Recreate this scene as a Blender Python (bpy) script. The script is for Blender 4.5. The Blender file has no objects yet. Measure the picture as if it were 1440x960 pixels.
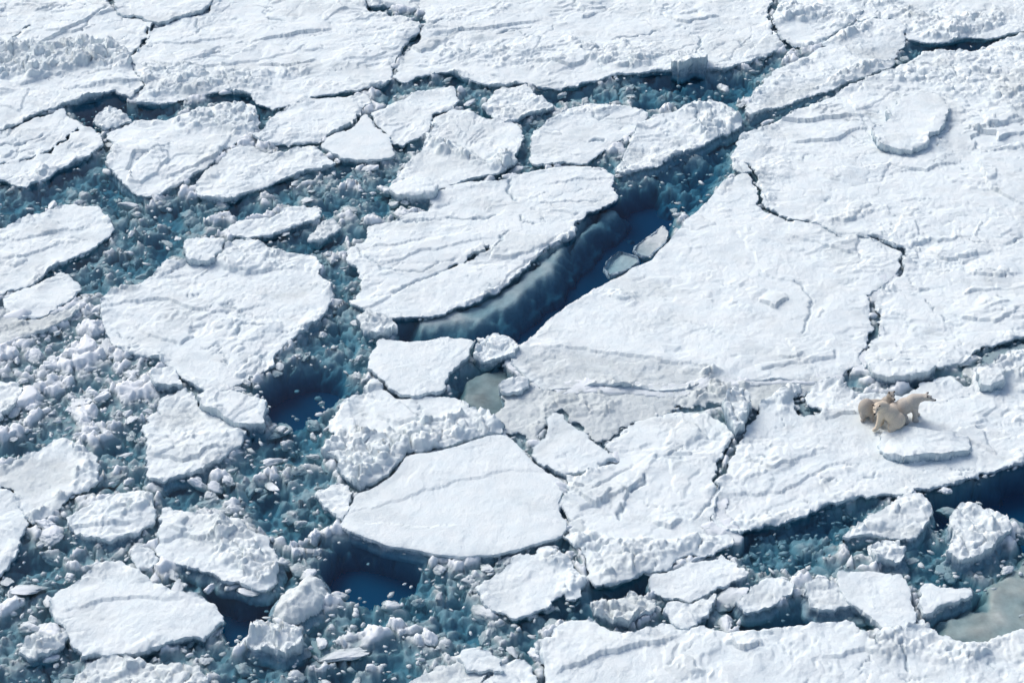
import bpy, bmesh, math, random
import numpy as np
from mathutils import Vector, Matrix, noise as mnoise

# ------------------------------------------------------------------ camera, world, sun
sc = bpy.context.scene
COL = sc.collection
R = math.radians
PITCH, DIST, HFOV = R(35.0), 82.0, R(26.0)
cam_d = bpy.data.cameras.new('camera')
cam = bpy.data.objects.new('camera', cam_d)
COL.objects.link(cam)
CAM = Vector((0, -DIST * math.cos(PITCH), DIST * math.sin(PITCH)))
cam.location = CAM
cam.rotation_euler = (math.pi / 2 - PITCH, 0, 0)
cam_d.sensor_fit = 'HORIZONTAL'
cam_d.angle = HFOV
cam_d.clip_start = 0.5
cam_d.clip_end = 9000
sc.camera = cam

SUN_EL, SUN_AZ = R(42), R(-45)            # azimuth clockwise from +Y (away from the camera)
w = bpy.data.worlds.new('World')
sc.world = w
w.use_nodes = True
nt = w.node_tree
bg = nt.nodes['Background']
sky = nt.nodes.new('ShaderNodeTexSky')
sky.sky_type = 'NISHITA'
sky.sun_disc = False
sky.sun_elevation = SUN_EL
sky.sun_rotation = SUN_AZ
sky.air_density = 1.0
sky.dust_density = 3.0
sky.ozone_density = 1.0
nt.links.new(sky.outputs[0], bg.inputs[0])
bg.inputs[1].default_value = 0.122
sun_d = bpy.data.lights.new('sun', 'SUN')
sun_d.energy = 1.7
sun_d.angle = R(30)
sun_d.color = (1.0, 0.985, 0.96)
sun = bpy.data.objects.new('sun', sun_d)
COL.objects.link(sun)
sd_ = Vector((math.sin(SUN_AZ) * math.cos(SUN_EL), math.cos(SUN_AZ) * math.cos(SUN_EL), math.sin(SUN_EL)))
sun.rotation_euler = sd_.to_track_quat('Z', 'Y').to_euler()
sun.location = sd_ * 100
vs = sc.view_settings
vs.view_transform = 'Standard'
vs.look = 'None'
vs.exposure = 0.27
vs.gamma = 1.0
vs.use_curve_mapping = False
sc.cycles.use_denoising = True
sc.cycles.max_bounces = 8
sc.cycles.diffuse_bounces = 3
sc.cycles.transparent_max_bounces = 12
sc.cycles.volume_bounces = 0

rng = np.random.default_rng(11)
random.seed(5)

# ------------------------------------------------------------------ photograph pixel -> point on a horizontal plane
_f = 720.0 / math.tan(HFOV / 2)
def unproj(px, py, z=0.0):
    px = np.asarray(px, float); py = np.asarray(py, float)
    dx = (px - 720) / _f; dy = -(py - 480) / _f
    vy = math.cos(PITCH) + dy * math.sin(PITCH)
    vz = -math.sin(PITCH) + dy * math.cos(PITCH)
    t = (z - CAM.z) / vz
    return CAM.x + dx * t, CAM.y + vy * t
def proj(x, y, z):
    rx = x - CAM.x; ry = y - CAM.y; rz = z - CAM.z
    d = ry * math.cos(PITCH) - rz * math.sin(PITCH)
    u = ry * math.sin(PITCH) + rz * math.cos(PITCH)
    return 720 + _f * rx / d, 480 - _f * u / d
def P(s):
    return np.array([[float(v) for v in t.split(',')] for t in s.split()])
def wpoly(p, z):
    x, y = unproj(p[:, 0], p[:, 1], z)
    return np.stack([x, y], 1)

# ------------------------------------------------------------------ noise in numpy
def hsh(ix, iy, seed):
    h = (ix.astype(np.int64) * 374761393 + iy.astype(np.int64) * 668265263 + seed * 1442695041) & 0xffffffff
    h = ((h ^ (h >> 13)) * 1274126177) & 0xffffffff
    h = ((h ^ (h >> 16)) * 2246822519) & 0xffffffff
    h = h ^ (h >> 15)
    return (h & 0xffffff) / float(0x1000000)
def perlin(x, y, seed):
    ix = np.floor(x); iy = np.floor(y)
    fx = x - ix; fy = y - iy
    u = fx * fx * fx * (fx * (fx * 6 - 15) + 10); v = fy * fy * fy * (fy * (fy * 6 - 15) + 10)
    def g(ox, oy):
        a = hsh(ix + ox, iy + oy, seed) * 2 * math.pi
        return np.cos(a) * (fx - ox) + np.sin(a) * (fy - oy)
    a = g(0, 0); b = g(1, 0); c = g(0, 1); d = g(1, 1)
    return (a + (b - a) * u + (c - a) * v + (a - b - c + d) * u * v) * 1.5
def fbm(x, y, o, seed):
    s = np.zeros_like(x); a = 1.0; n = 0
    for k in range(o):
        s += a * perlin(x, y, seed + 17 * k); n += a
        x = x * 2.03 + 5.1; y = y * 2.03 + 1.7; a *= .5
    return s / n
def cells(x, y, seed):
    """nearest jittered cell: distance, second distance, id hash, offset to the point"""
    ix = np.floor(x); iy = np.floor(y)
    d1 = np.full_like(x, 9.); d2 = np.full_like(x, 9.); idh = np.zeros_like(x); ox = np.zeros_like(x); oy = np.zeros_like(x)
    for i in (-1, 0, 1):
        for j in (-1, 0, 1):
            cx = ix + i; cy = iy + j
            dx = cx + .15 + .7 * hsh(cx, cy, seed) - x; dy = cy + .15 + .7 * hsh(cx, cy, seed + 1) - y
            d = np.hypot(dx, dy); m = d < d1
            d2 = np.where(m, d1, np.minimum(d2, d))
            idh = np.where(m, hsh(cx, cy, seed + 2), idh)
            ox = np.where(m, dx, ox); oy = np.where(m, dy, oy); d1 = np.where(m, d, d1)
    return d1, d2, idh, ox, oy
def lumps(x, y, seed):
    """heaped rounded blocks, 0..~0.7"""
    ix = np.floor(x); iy = np.floor(y); z = np.zeros_like(x)
    for i in (-1, 0, 1):
        for j in (-1, 0, 1):
            cx = ix + i; cy = iy + j
            r = .32 + .5 * hsh(cx, cy, seed + 3) ** 2
            a = hsh(cx, cy, seed + 4) * 3.1416; e = .65 + .7 * hsh(cx, cy, seed + 6)
            dx = x - (cx + hsh(cx, cy, seed)); dy = y - (cy + hsh(cx, cy, seed + 1))
            ux = (dx * np.cos(a) + dy * np.sin(a)) * e; uy = (-dx * np.sin(a) + dy * np.cos(a)) / e
            q = 1 - (ux * ux + uy * uy) / (r * r)
            z = np.maximum(z, r * np.sqrt(np.maximum(q, 0)) * (.5 + .7 * hsh(cx, cy, seed + 5)))
    return z
def blocks(x, y, seed):
    """broken angular blocks: each cell a tilted facet, gaps between"""
    z = np.zeros_like(x)
    for fs, am, k in ((1.0, .46, 0), (2.3, .24, 5)):
        d1, d2, idh, ox, oy = cells(x * fs * .8 + y * fs * .3, y * fs - x * fs * .25, seed + k)
        g = sstep(0, .14, d2 - d1)
        z += am * (np.maximum(.35 + (idh - .5) * 1.3 + ox * (idh * 7 % 1 - .5) * 1.3 + oy * (.35 - idh * 13 % 1) * 1.3, 0) * g)
    return z
def sstep(a, b, x):
    t = np.clip((x - a) / (b - a), 0, 1)
    return t * t * (3 - 2 * t)
def seg_d(X, Y, ax, ay, bx, by):
    dx, dy = bx - ax, by - ay
    t = np.clip(((X - ax) * dx + (Y - ay) * dy) / (dx * dx + dy * dy + 1e-12), 0, 1)
    return np.hypot(X - ax - t * dx, Y - ay - t * dy), t
def sdf(X, Y, p):
    d = np.full_like(X, 1e9); ins = np.zeros(X.shape, bool); n = len(p)
    for i in range(n):
        ax, ay = p[i]; bx, by = p[(i + 1) % n]
        d = np.minimum(d, seg_d(X, Y, ax, ay, bx, by)[0])
        if ay != by:
            c = ((ay > Y) != (by > Y)) & (X < (bx - ax) * (Y - ay) / (by - ay) + ax)
            ins ^= c
    return np.where(ins, d, -d)
def chaikin(p, k=.13):
    q = np.roll(p, -1, 0)
    return np.stack([p + k * (q - p), q + k * (p - q)], 1).reshape(-1, 2)

# ------------------------------------------------------------------ materials
def new_mat(name):
    m = bpy.data.materials.new(name); m.use_nodes = True
    for n in list(m.node_tree.nodes): m.node_tree.nodes.remove(n)
    return m, m.node_tree.nodes, m.node_tree.links
def N(ns, t, **kw):
    n = ns.new(t)
    for k, v in kw.items():
        if k.startswith('i_'): n.inputs[k[2:].replace('_', ' ')].default_value = v
        else: setattr(n, k, v)
    return n
def mix(ns, ls, f, a, b, bt='MIX'):
    n = ns.new('ShaderNodeMix'); n.data_type = 'RGBA'; n.blend_type = bt
    for s, v in ((0, f), (6, a), (7, b)):
        if isinstance(v, (int, float, tuple)): n.inputs[s].default_value = v
        else: ls.new(v, n.inputs[s])
    return n.outputs[2]
def ramp(ns, ls, v, stops):
    n = ns.new('ShaderNodeValToRGB'); e = n.color_ramp.elements
    for i, (p, c) in enumerate(stops):
        q = e[i] if i < 2 else e.new(p)
        q.position = p; q.color = c if isinstance(c, tuple) else (c, c, c, 1)
    ls.new(v, n.inputs[0]); return n.outputs[0]

SNOW, WALL, GREY = (.87, .885, .90, 1), (.34, .47, .55, 1), (.47, .505, .515, 1)
def ice_material():
    m, ns, ls = new_mat('sea_ice')
    out = N(ns, 'ShaderNodeOutputMaterial'); b = N(ns, 'ShaderNodeBsdfPrincipled')
    ls.new(b.outputs[0], out.inputs[0])
    geo = N(ns, 'ShaderNodeNewGeometry'); pos = geo.outputs['Position']
    wet = N(ns, 'ShaderNodeAttribute', attribute_name='wet').outputs['Fac']
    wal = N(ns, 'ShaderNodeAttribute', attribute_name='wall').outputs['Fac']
    n1 = N(ns, 'ShaderNodeTexNoise', i_Scale=1.3, i_Detail=6, i_Roughness=.6); ls.new(pos, n1.inputs['Vector'])
    n2 = N(ns, 'ShaderNodeTexNoise', i_Scale=14.0, i_Detail=5, i_Roughness=.7); ls.new(pos, n2.inputs['Vector'])
    n3 = N(ns, 'ShaderNodeTexNoise', i_Scale=5.0, i_Detail=4, i_Roughness=.65); ls.new(pos, n3.inputs['Vector'])
    snow = mix(ns, ls, ramp(ns, ls, n1.outputs['Fac'], [(.35, 0.), (.7, 1.)]), (.79, .865, .875, 1), (.85, .895, .885, 1))
    grey = mix(ns, ls, ramp(ns, ls, n3.outputs['Fac'], [(.3, 0.), (.7, 1.)]), (.45, .505, .51, 1), (.62, .665, .665, 1))
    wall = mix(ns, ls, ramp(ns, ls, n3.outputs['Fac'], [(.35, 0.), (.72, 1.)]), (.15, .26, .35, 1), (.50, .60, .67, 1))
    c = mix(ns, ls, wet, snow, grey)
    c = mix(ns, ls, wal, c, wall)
    ls.new(c, b.inputs['Base Color'])
    r = N(ns, 'ShaderNodeMapRange', i_To_Min=.9, i_To_Max=.45); ls.new(wet, r.inputs['Value']); ls.new(r.outputs[0], b.inputs['Roughness'])
    b.inputs['Specular IOR Level'].default_value = .25
    bp = N(ns, 'ShaderNodeBump', i_Strength=.75, i_Distance=.04); ls.new(n2.outputs['Fac'], bp.inputs['Height'])
    ls.new(bp.outputs[0], b.inputs['Normal'])
    return m
def brash_material():
    m, ns, ls = new_mat('brash_ice')
    out = N(ns, 'ShaderNodeOutputMaterial'); b = N(ns, 'ShaderNodeBsdfPrincipled')
    ls.new(b.outputs[0], out.inputs[0])
    geo = N(ns, 'ShaderNodeNewGeometry'); pos = geo.outputs['Position']
    sep = N(ns, 'ShaderNodeSeparateXYZ'); ls.new(pos, sep.inputs[0])
    n1 = N(ns, 'ShaderNodeTexNoise', i_Scale=2.2, i_Detail=5, i_Roughness=.65); ls.new(pos, n1.inputs['Vector'])
    n2 = N(ns, 'ShaderNodeTexNoise', i_Scale=16.0, i_Detail=5, i_Roughness=.7); ls.new(pos, n2.inputs['Vector'])
    # wet bare ice at and under the waterline, drained white ice above it
    ad = N(ns, 'ShaderNodeMath', operation='MULTIPLY_ADD'); ls.new(n1.outputs['Fac'], ad.inputs[0]); ad.inputs[1].default_value = .22; ls.new(sep.outputs[2], ad.inputs[2])
    dry = N(ns, 'ShaderNodeMapRange', i_From_Min=.09, i_From_Max=.26); ls.new(ad.outputs[0], dry.inputs['Value'])
    c = mix(ns, ls, dry.outputs[0], mix(ns, ls, n1.outputs['Fac'], (.36, .43, .45, 1), (.60, .66, .67, 1)), (.83, .87, .895, 1))
    ls.new(c, b.inputs['Base Color'])
    b.inputs['Roughness'].default_value = .6
    b.inputs['Specular IOR Level'].default_value = .3
    bp = N(ns, 'ShaderNodeBump', i_Strength=.6, i_Distance=.03); ls.new(n2.outputs['Fac'], bp.inputs['Height'])
    ls.new(bp.outputs[0], b.inputs['Normal'])
    return m
def water_material():
    m, ns, ls = new_mat('sea_water')
    out = N(ns, 'ShaderNodeOutputMaterial')
    tr = N(ns, 'ShaderNodeBsdfTransparent'); gl = N(ns, 'ShaderNodeBsdfGlossy', i_Roughness=.04)
    fr = N(ns, 'ShaderNodeFresnel', i_IOR=1.33); mx = N(ns, 'ShaderNodeMixShader')
    geo = N(ns, 'ShaderNodeNewGeometry')
    n2 = N(ns, 'ShaderNodeTexNoise', i_Scale=3.0, i_Detail=3); ls.new(geo.outputs['Position'], n2.inputs['Vector'])
    bp = N(ns, 'ShaderNodeBump', i_Strength=.12, i_Distance=.03); ls.new(n2.outputs['Fac'], bp.inputs['Height'])
    for q in (gl, fr): ls.new(bp.outputs[0], q.inputs['Normal'])
    pf = N(ns, 'ShaderNodeMath', operation='MULTIPLY'); pf.inputs[1].default_value = .4; ls.new(fr.outputs[0], pf.inputs[0]); ls.new(pf.outputs[0], mx.inputs[0]); ls.new(tr.outputs[0], mx.inputs[1]); ls.new(gl.outputs[0], mx.inputs[2])
    ls.new(mx.outputs[0], out.inputs[0])
    va = N(ns, 'ShaderNodeVolumeAbsorption', i_Color=(.38, .72, .82, 1), i_Density=2.3)
    ls.new(va.outputs[0], out.inputs['Volume'])
    return m
def plain(name, col, rough=.6, noise_amt=.0, scale=20, bump=0., spec=.3):
    m, ns, ls = new_mat(name)
    out = N(ns, 'ShaderNodeOutputMaterial'); b = N(ns, 'ShaderNodeBsdfPrincipled'); ls.new(b.outputs[0], out.inputs[0])
    geo = N(ns, 'ShaderNodeTexCoord')
    n1 = N(ns, 'ShaderNodeTexNoise', i_Scale=scale, i_Detail=5, i_Roughness=.65); ls.new(geo.outputs['Object'], n1.inputs['Vector'])
    lo = tuple(v * (1 - noise_amt) for v in col) + (1,); hi = tuple(min(1, v * (1 + noise_amt)) for v in col) + (1,)
    ls.new(mix(ns, ls, ramp(ns, ls, n1.outputs['Fac'], [(.3, 0.), (.7, 1.)]), lo, hi), b.inputs['Base Color'])
    b.inputs['Roughness'].default_value = rough
    b.inputs['Specular IOR Level'].default_value = spec
    if bump:
        bp = N(ns, 'ShaderNodeBump', i_Strength=.7, i_Distance=bump); ls.new(n1.outputs['Fac'], bp.inputs['Height']); ls.new(bp.outputs[0], b.inputs['Normal'])
    return m
M_ICE = ice_material(); M_BRASH = brash_material(); M_WATER = water_material()
M_DEEP = plain('deep_water', (.05, .44, .52), .9, .2, .05, spec=0.)
M_PALE = plain('pale_murky_ice', (.42, .465, .44), .5, .3, 1.2, .02)
M_MURK = plain('murky_ice', (.31, .345, .335), .5, .35, 1.2, .02)
M_FURG = plain('grey_cream_fur', (.56, .51, .45), .9, .13, 22, .03)
M_FURT = plain('tan_fur', (.70, .60, .475), .9, .13, 22, .03)
M_FURD = plain('dusky_fur', (.43, .39, .34), .9, .14, 22, .03)
M_DARK = plain('black_skin', (.012, .012, .014), .35, .1)
M_EAR = plain('dark_ear', (.05, .042, .04), .8, .2)

# ------------------------------------------------------------------ mesh helpers
def mesh_np(name, V, F4, mat, smooth=True, attrs=None):
    me = bpy.data.meshes.new(name)
    V = np.ascontiguousarray(V, np.float32); F4 = np.ascontiguousarray(F4, np.int32); k = F4.shape[1]
    me.vertices.add(len(V)); me.vertices.foreach_set('co', V.ravel())
    me.loops.add(F4.size); me.loops.foreach_set('vertex_index', F4.ravel())
    me.polygons.add(len(F4)); me.polygons.foreach_set('loop_start', np.arange(0, F4.size, k, dtype=np.int32))
    me.polygons.foreach_set('use_smooth', np.full(len(F4), smooth, bool))
    me.update(calc_edges=True)
    for a, v in (attrs or {}).items():
        at = me.attributes.new(a, 'FLOAT', 'POINT'); at.data.foreach_set('value', np.ascontiguousarray(v, np.float32))
    me.materials.append(mat)
    return me
def link(name, me, label=None, cat=None, group=None, kind=None, parent=None):
    o = bpy.data.objects.new(name, me); COL.objects.link(o)
    if label: o['label'] = label
    if cat: o['category'] = cat
    if group: o['group'] = group
    if kind: o['kind'] = kind
    if parent: o.parent = parent
    return o

# ------------------------------------------------------------------ cuts and ledges shared by all floes (photo pixels at floe-top height)
CUTS = [(P(s), wpx) for s, wpx in [
    ('1050,232 1058,240 1064,250 1062,258 1070,273 1066,287', 6),
    ('1066,287 1080,297 1107,311 1137,312', 7), ('1137,312 1153,317 1180,332', 2.5), ('1180,332 1203,330 1222,333', 1.6),
    ('1222,333 1240,338 1253,343', 6), ('1253,343 1270,350 1273,357 1267,365 1271,373 1263,387', 6), ('1263,387 1250,397 1237,408', 1.8),
    ('1237,408 1226,418 1227,430 1232,440 1228,450 1233,462 1223,480 1213,497', 9), ('1213,497 1215,514', 3),
    ('152,-20 155,4 163,16', 7), ('147,14 134,22', 3), ('124,28 117,42', 2.5), ('43,35 17,55', 5), ('210,40 205,52 196,68', 5), ('195,70 180,80', 5),
    ('275,28 279,48', 2), ('377,26 400,32', 4), ('520,14 545,19 570,24 597,18', 7), ('592,26 596,38', 7), ('583,53 570,66', 5),
    ('568,68 560,84 554,106', 9), ('1090,-20 1088,8 1081,18 1088,48', 6), ('1088,48 1110,60 1133,67 1150,62 1197,33', 4),
    ('871,52 882,54 905,50 925,44', 4), ('815,70 830,74 845,68', 3), ('985,50 984,64 980,74', 4), ('700,48 712,44 745,38', 4),
    ('678,60 690,70 712,54', 2), ('0,205 30,202 62,190', 3), ('0,232 26,228 70,212 112,178', 5), 
    ('190,225 205,218 238,205', 2), ('505,163 497,176', 5), ('527,178 520,160', 2.5), ('760,286 800,284 838,282', 2),
    ('717,253 714,270 727,284', 4), ('730,303 733,310 750,316', 3), ('550,413 583,397 633,375', 4), ('633,375 683,353 688,346', 7), ('695,350 708,333 712,325', 4),
    ('545,308 580,312 607,310', 4), ('630,305 660,308 697,302', 4), ('565,380 590,382 620,370', 2),
    ('771,656 777,664 795,675 797,688 788,703 790,716 798,730 798,745', 6), ('869,644 842,651', 3), ('905,668 906,680 888,690', 4), ('876,712 870,730', 3),
    ('1045,600 1030,627 1011,664 1004,676', 9), ('1011,684 1003,698 992,712', 4), ('992,712 975,729', 2), ('915,643 960,646', 1.5),
    ('500,350 540,380 580,383', 2), ('1240,177 1222,172 1190,170', 2), ('1440,330 1415,345', 2), ('790,754 812,776 822,800', 7),
    ('1286,800 1288,830 1297,868', 5), ('1224,868 1236,884 1222,902', 4), ('1265,891 1283,886', 4), ('755,905 766,960', 4), ('1268,908 1280,940', 3), ('1120,395 1142,420 1140,440 1128,468', 2.2),
    ('335,470 340,455 372,460', 3), ('640,200 700,236 735,240', 2), ('833,160 842,168 858,163', 2), ('968,150 980,160 978,172', 4), ('830,198 850,196', 3),
]]
# ledges: travel left to right raises the far side, right to left raises the near side; dz metres, reach metres
LEDGES = [(P(s), dz, L) for s, dz, L in [
    ('747,490 773,493 823,488 845,492 862,498 890,500 935,508 995,514 1030,530', .06, 2.5), ('1243,641 1270,648 1300,646 1332,644 1364,634', .2, 1.5),
    ('800,322 760,350 720,385 690,412', -.06, 1.5), ('330,290 360,300 420,296', .05, 1), ('150,430 220,420 300,440 380,430', .07, 1.6),
    ('400,455 370,450 335,446', .1, 1), ('330,347 300,372 350,385 420,380', .08, 1.2), ('650,740 560,740 490,730', .05, 1.5), ('450,735 560,700 680,668 790,655', .03, 2.5),
    ('230,250 300,225 330,190', .1, 1.2), ('200,260 180,240 190,218 237,215', .12, 1), ('760,260 800,255 870,250', .05, 1), ('1033,320 1080,390 1140,400', .04, 2),
    ('600,45 700,40 760,30', .1, 2), ('350,60 420,48 470,40', .12, 2), ('360,90 400,95 440,85', .12, 2), ('740,85 800,95 850,72', .12, 1.5), ('860,85 900,90 950,70', .1, 1.5),
    ('1040,170 1120,172 1227,163', .14, 1.3), ('1110,200 1180,195 1220,180', .1, 1.4), ('1250,232 1300,240 1350,225', .08, 2), ('1365,210 1380,180 1440,170', .12, 2.0), ('1365,212 1390,265 1440,290', .1, 2),
    ('1100,330 1180,350 1240,370', .06, 2), ('1060,420 1090,432 1110,418', .12, 1), ('1300,350 1330,365 1400,355', .1, 2), ('1360,385 1400,390 1440,380', .08, 1.5), ('1330,440 1400,455 1440,430', .08, 1.5),
    ('1090,500 1120,503 1130,492', .08, .8), ('1180,470 1130,510', .03, 1), ('780,945 860,920 960,895', .12, 1.6), ('1020,905 1045,915 1075,905', .14, 1), ('1000,700 1100,690 1200,640', .06, 2), ('1040,640 1080,660 1140,640', .08, 1.2),
    ('1150,590 1200,580 1170,570', .08, .8), ('800,690 840,712 880,690', .1, 1.2), ('915,735 940,742 960,730', .12, .9), ('870,725 880,690 905,668', .1, .9), ('1150,925 1200,915 1280,925', .08, 2),
    ('0,75 60,60 120,30 180,8', .12, 2), ('60,45 100,48 130,38', .08, 1.2), ('90,125 180,118 230,110', .1, 1.2), ('20,120 60,112 95,100', .1, 1.0), ('210,85 260,96 320,90', .1, 1.5), ('215,60 270,62 330,50', .06, 2),
    ('1090,33 1130,25 1190,20', .1, 1.5), ('1300,40 1350,50 1400,40', .1, 1.5), ('70,745 130,742 200,735', .1, 1), ('80,860 150,845 200,835 260,848', .06, 1.5), ('235,745 280,762 330,745', .12, 1.0), ('200,640 260,650 330,625', .1, 1),
    ('410,590 470,583 520,560 550,545', .0, 1), ('520,380 600,352 700,335', .05, 1.4), ('500,352 540,347 610,330', .05, 1.2), ('0,340 60,330 130,318', .06, 1.2), ('0,365 40,360 90,340', .06, 1.2),
]]
for i in range(len(LEDGES)):
    LEDGES[i] = (LEDGES[i][0], LEDGES[i][1], LEDGES[i][2])

def floe_mesh(name, pts, H=.14, rough=1.0, plates=.5, rub=0.0, rim=.5, wet=(), wet_all=0.0, rubble=(), rag=.16, foot=.12, tilt=(0, 0), seed=0, mat=None,
              soft=0.0, raise_=(), zoff=0.0, g=None, cuts=True, round_=.02, base=-.6, dome=0.0):
    mat = mat or M_ICE
    z0 = H + zoff
    wp = wpoly(chaikin(pts), z0)
    lo = wp.min(0) - .4; hi = wp.max(0) + .4
    gx, gy = g or (.043, .062)
    xs = np.arange(lo[0], hi[0] + gx, gx); ys = np.arange(lo[1], hi[1] + gy, gy)
    X, Y = np.meshgrid(xs, ys)
    # outline: polygon + ragged noise + cuts
    wA = .26 * min(1., math.sqrt((hi[0] - lo[0]) * (hi[1] - lo[1])) / 5.) * rag / .16
    S0 = sdf(X + wA * fbm(X * .7, Y * .7, 4, seed + 1), Y + wA * fbm(X * .7, Y * .7, 4, seed + 2), wp)
    S = S0 + rag * (1.1 * fbm(X * 1.1, Y * 1.1, 3, seed + 3) + .6 * fbm(X * 4.0, Y * 4.0, 3, seed + 9))
    groove = np.zeros_like(X); 
    if cuts:
        wxn = X + .12 * perlin(X * 2.2, Y * 2.2, 71) + .05 * perlin(X * 7, Y * 7, 73); wyn = Y + .14 * perlin(X * 2.2, Y * 2.2, 72) + .06 * perlin(X * 7, Y * 7, 74)
        for cp, wpx in CUTS:
            q = wpoly(cp, z0)
            if q[:, 0].max() < lo[0] or q[:, 0].min() > hi[0] or q[:, 1].max() < lo[1] or q[:, 1].min() > hi[1]: continue
            x0 = np.searchsorted(xs, q[:, 0].min() - .8); x1 = np.searchsorted(xs, q[:, 0].max() + .8)
            y0 = np.searchsorted(ys, q[:, 1].min() - .8); y1 = np.searchsorted(ys, q[:, 1].max() + .8)
            sl = (slice(y0, y1), slice(x0, x1))
            if X[sl].size == 0: continue
            d = np.full(X[sl].shape, 9.); L = 0.0
            segs = np.hypot(*(q[1:] - q[:-1]).T); tot = segs.sum()
            tt = np.zeros(X[sl].shape)
            for i in range(len(q) - 1):
                dd, t = seg_d(wxn[sl], wyn[sl], *q[i], *q[i + 1]); m = dd < d
                d = np.where(m, dd, d); tt = np.where(m, (L + t * segs[i]) / tot, tt); L += segs[i]
            hw = wpx / 38. * .62 * (.45 + .55 * np.sqrt(np.clip(4 * tt * (1 - tt), 0, 1)))
            hw = hw * np.clip(.9 + 1.1 * perlin(X[sl] * 1.3, Y[sl] * 1.3, 75) + .5 * perlin(X[sl] * 5, Y[sl] * 5, 76), .12, 2)
            if wpx >= 4.6:
                S[sl] = np.minimum(S[sl], d - hw)
            else:
                groove[sl] = np.maximum(groove[sl], np.clip(1 - d / np.maximum(hw * 1.6, .07), 0, 1) * min(1., wpx / 3.))
    ins = S > 0
    if soft:
        Z = np.full_like(X, z0) - .75 * (1 - sstep(0, soft, S)) + .16 * fbm(X * .35, Y * .5, 3, seed + 5) + .07 * fbm(X * 1.2, Y * 1.2, 4, seed + 6)
        wetv = np.full_like(X, wet_all)
    else:
        Sp = np.maximum(S, 0)
        wx = X + .3 * fbm(X * .8, Y * .8, 3, seed + 21); wy = Y + .3 * fbm(X * .8, Y * .8, 3, seed + 22)
        Z = np.full_like(X, z0) + tilt[0] * (X - X.mean()) + tilt[1] * (Y - Y.mean())
        Z += rough * (.10 * fbm(X * .35, Y * .35, 3, 31) + .035 * fbm(X * 1.3, Y * 1.3, 4, 32) + .022 * fbm(X * 5.0, Y * 5.0, 4, 33) * (.5 + sstep(-.2, .3, fbm(X * .5, Y * .5, 2, 37))))
        rk = sstep(.04, .36, fbm(X * .17, Y * .24, 3, 35) + .12 * fbm(X * 1.1, Y * 1.1, 3, 36))
        # wind-cut drifts along the grain of the snow
        a = R(30 + ((seed // 13) % 7 - 3) * 13); U = wx * math.cos(a) + wy * math.sin(a); W = -wx * math.sin(a) + wy * math.cos(a)
        wx2 = wx + .09 * fbm(X * 3.2, Y * 3.2, 3, seed + 23); wy2 = wy + .09 * fbm(X * 3.2, Y * 3.2, 3, seed + 24)
        rd = 1 - np.abs(fbm(U * .42, W * 1.5, 3, 41)) * 2.2
        msk = sstep(-.25, .25, fbm(X * .3, Y * .3, 2, 42))
        Z += rough * .018 * np.clip(rd, -.5, 1) * msk
        for fs, am, ns_, sd in ((.26, .062, 5.0, 141), (.7, .026, 6.0, 147)):
            t = ns_ * fbm(U * fs, W * fs * 1.9, 6, sd); fl = np.floor(t); fr = t - fl
            pm = sstep(-.02, .3, fbm(X * .25, Y * .25, 3, sd + 30 + seed % 3))
            Z += rough * (.45 + plates) * am * pm * (1 if fs < .5 else .15 + .85 * rk) * (fl + sstep(.42, .58, fr) + .25 * fr)
        cr = lumps(X * 6.5, Y * 6.5, 151) * sstep(.0, .3, fbm(X * .9, Y * .9, 3, 152)) * .07 + lumps(X * 3.1, Y * 3.1, 153) * sstep(.18, .4, fbm(X * .6 + 7, Y * .6, 3, 154)) * .14
        Z += rough * (.3 + plates) * 1.15 * cr * (.06 + .94 * rk)
        if plates:
            for sc_, am, sd in ((.42, .21, 51), (.95, .09, 57)):
                d1, d2, idh, ox, oy = cells(U * sc_ * .75 + .25 * fbm(X * 1.6, Y * 1.6, 3, sd + 4), W * sc_ * 1.3 + .25 * fbm(X * 1.6, Y * 1.6, 3, sd + 5), sd)
                pm = sstep(-.12, .2, fbm(X * .22, Y * .22, 2, sd + 9))
                Z += plates * .75 * am * pm * (.25 + .75 * rk) * ((idh - .5) * 1.1 + ox * (idh * 7 % 1 - .5) * .9 + oy * (.7 - idh * 13 % 1) * .9)
                if sc_ < .5: crev_shade = np.exp(-((d2 - d1) / .022) ** 2) * sstep(.12, .3, fbm(X * .8, Y * .8, 3, sd + 11)) * min(1, plates * 1.6)  # short crevices at plate edges, dark tint paints in the shade of small ledges
                Z -= plates * .05 * pm * np.exp(-((d2 - d1) / .05) ** 2) * (hsh(np.floor(idh * 999), np.floor(idh * 77), 3) > .35)
        for cp, dz, L in LEDGES:
            q = wpoly(cp, z0)
            if q[:, 0].max() < lo[0] or q[:, 0].min() > hi[0] or q[:, 1].max() < lo[1] or q[:, 1].min() > hi[1]: continue
            x0 = np.searchsorted(xs, q[:, 0].min() - 3 * L); x1 = np.searchsorted(xs, q[:, 0].max() + 3 * L)
            y0 = np.searchsorted(ys, q[:, 1].min() - 3 * L); y1 = np.searchsorted(ys, q[:, 1].max() + 3 * L)
            sl = (slice(y0, y1), slice(x0, x1)); xx = wx2[sl]; yy = wy2[sl]
            if xx.size == 0: continue
            d = np.full(xx.shape, 99.); sg = np.zeros(xx.shape); tt = np.zeros(xx.shape); n = len(q)
            for i in range(n - 1):
                dd, t = seg_d(xx, yy, *q[i], *q[i + 1]); m = dd < d
                cr = (q[i + 1][0] - q[i][0]) * (yy - q[i][1]) - (q[i + 1][1] - q[i][1]) * (xx - q[i][0])
                d = np.where(m, dd, d); sg = np.where(m, np.sign(cr), sg); tt = np.where(m, (i + t) / (n - 1), tt)
            Z[sl] += abs(dz) * (sg * np.sign(dz) > 0) * np.exp(-(d / L) ** 2 * 1.4) * np.sqrt(np.clip(4 * tt * (1 - tt), 0, 1)) * 1.15
        lm = np.zeros_like(X)
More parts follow.
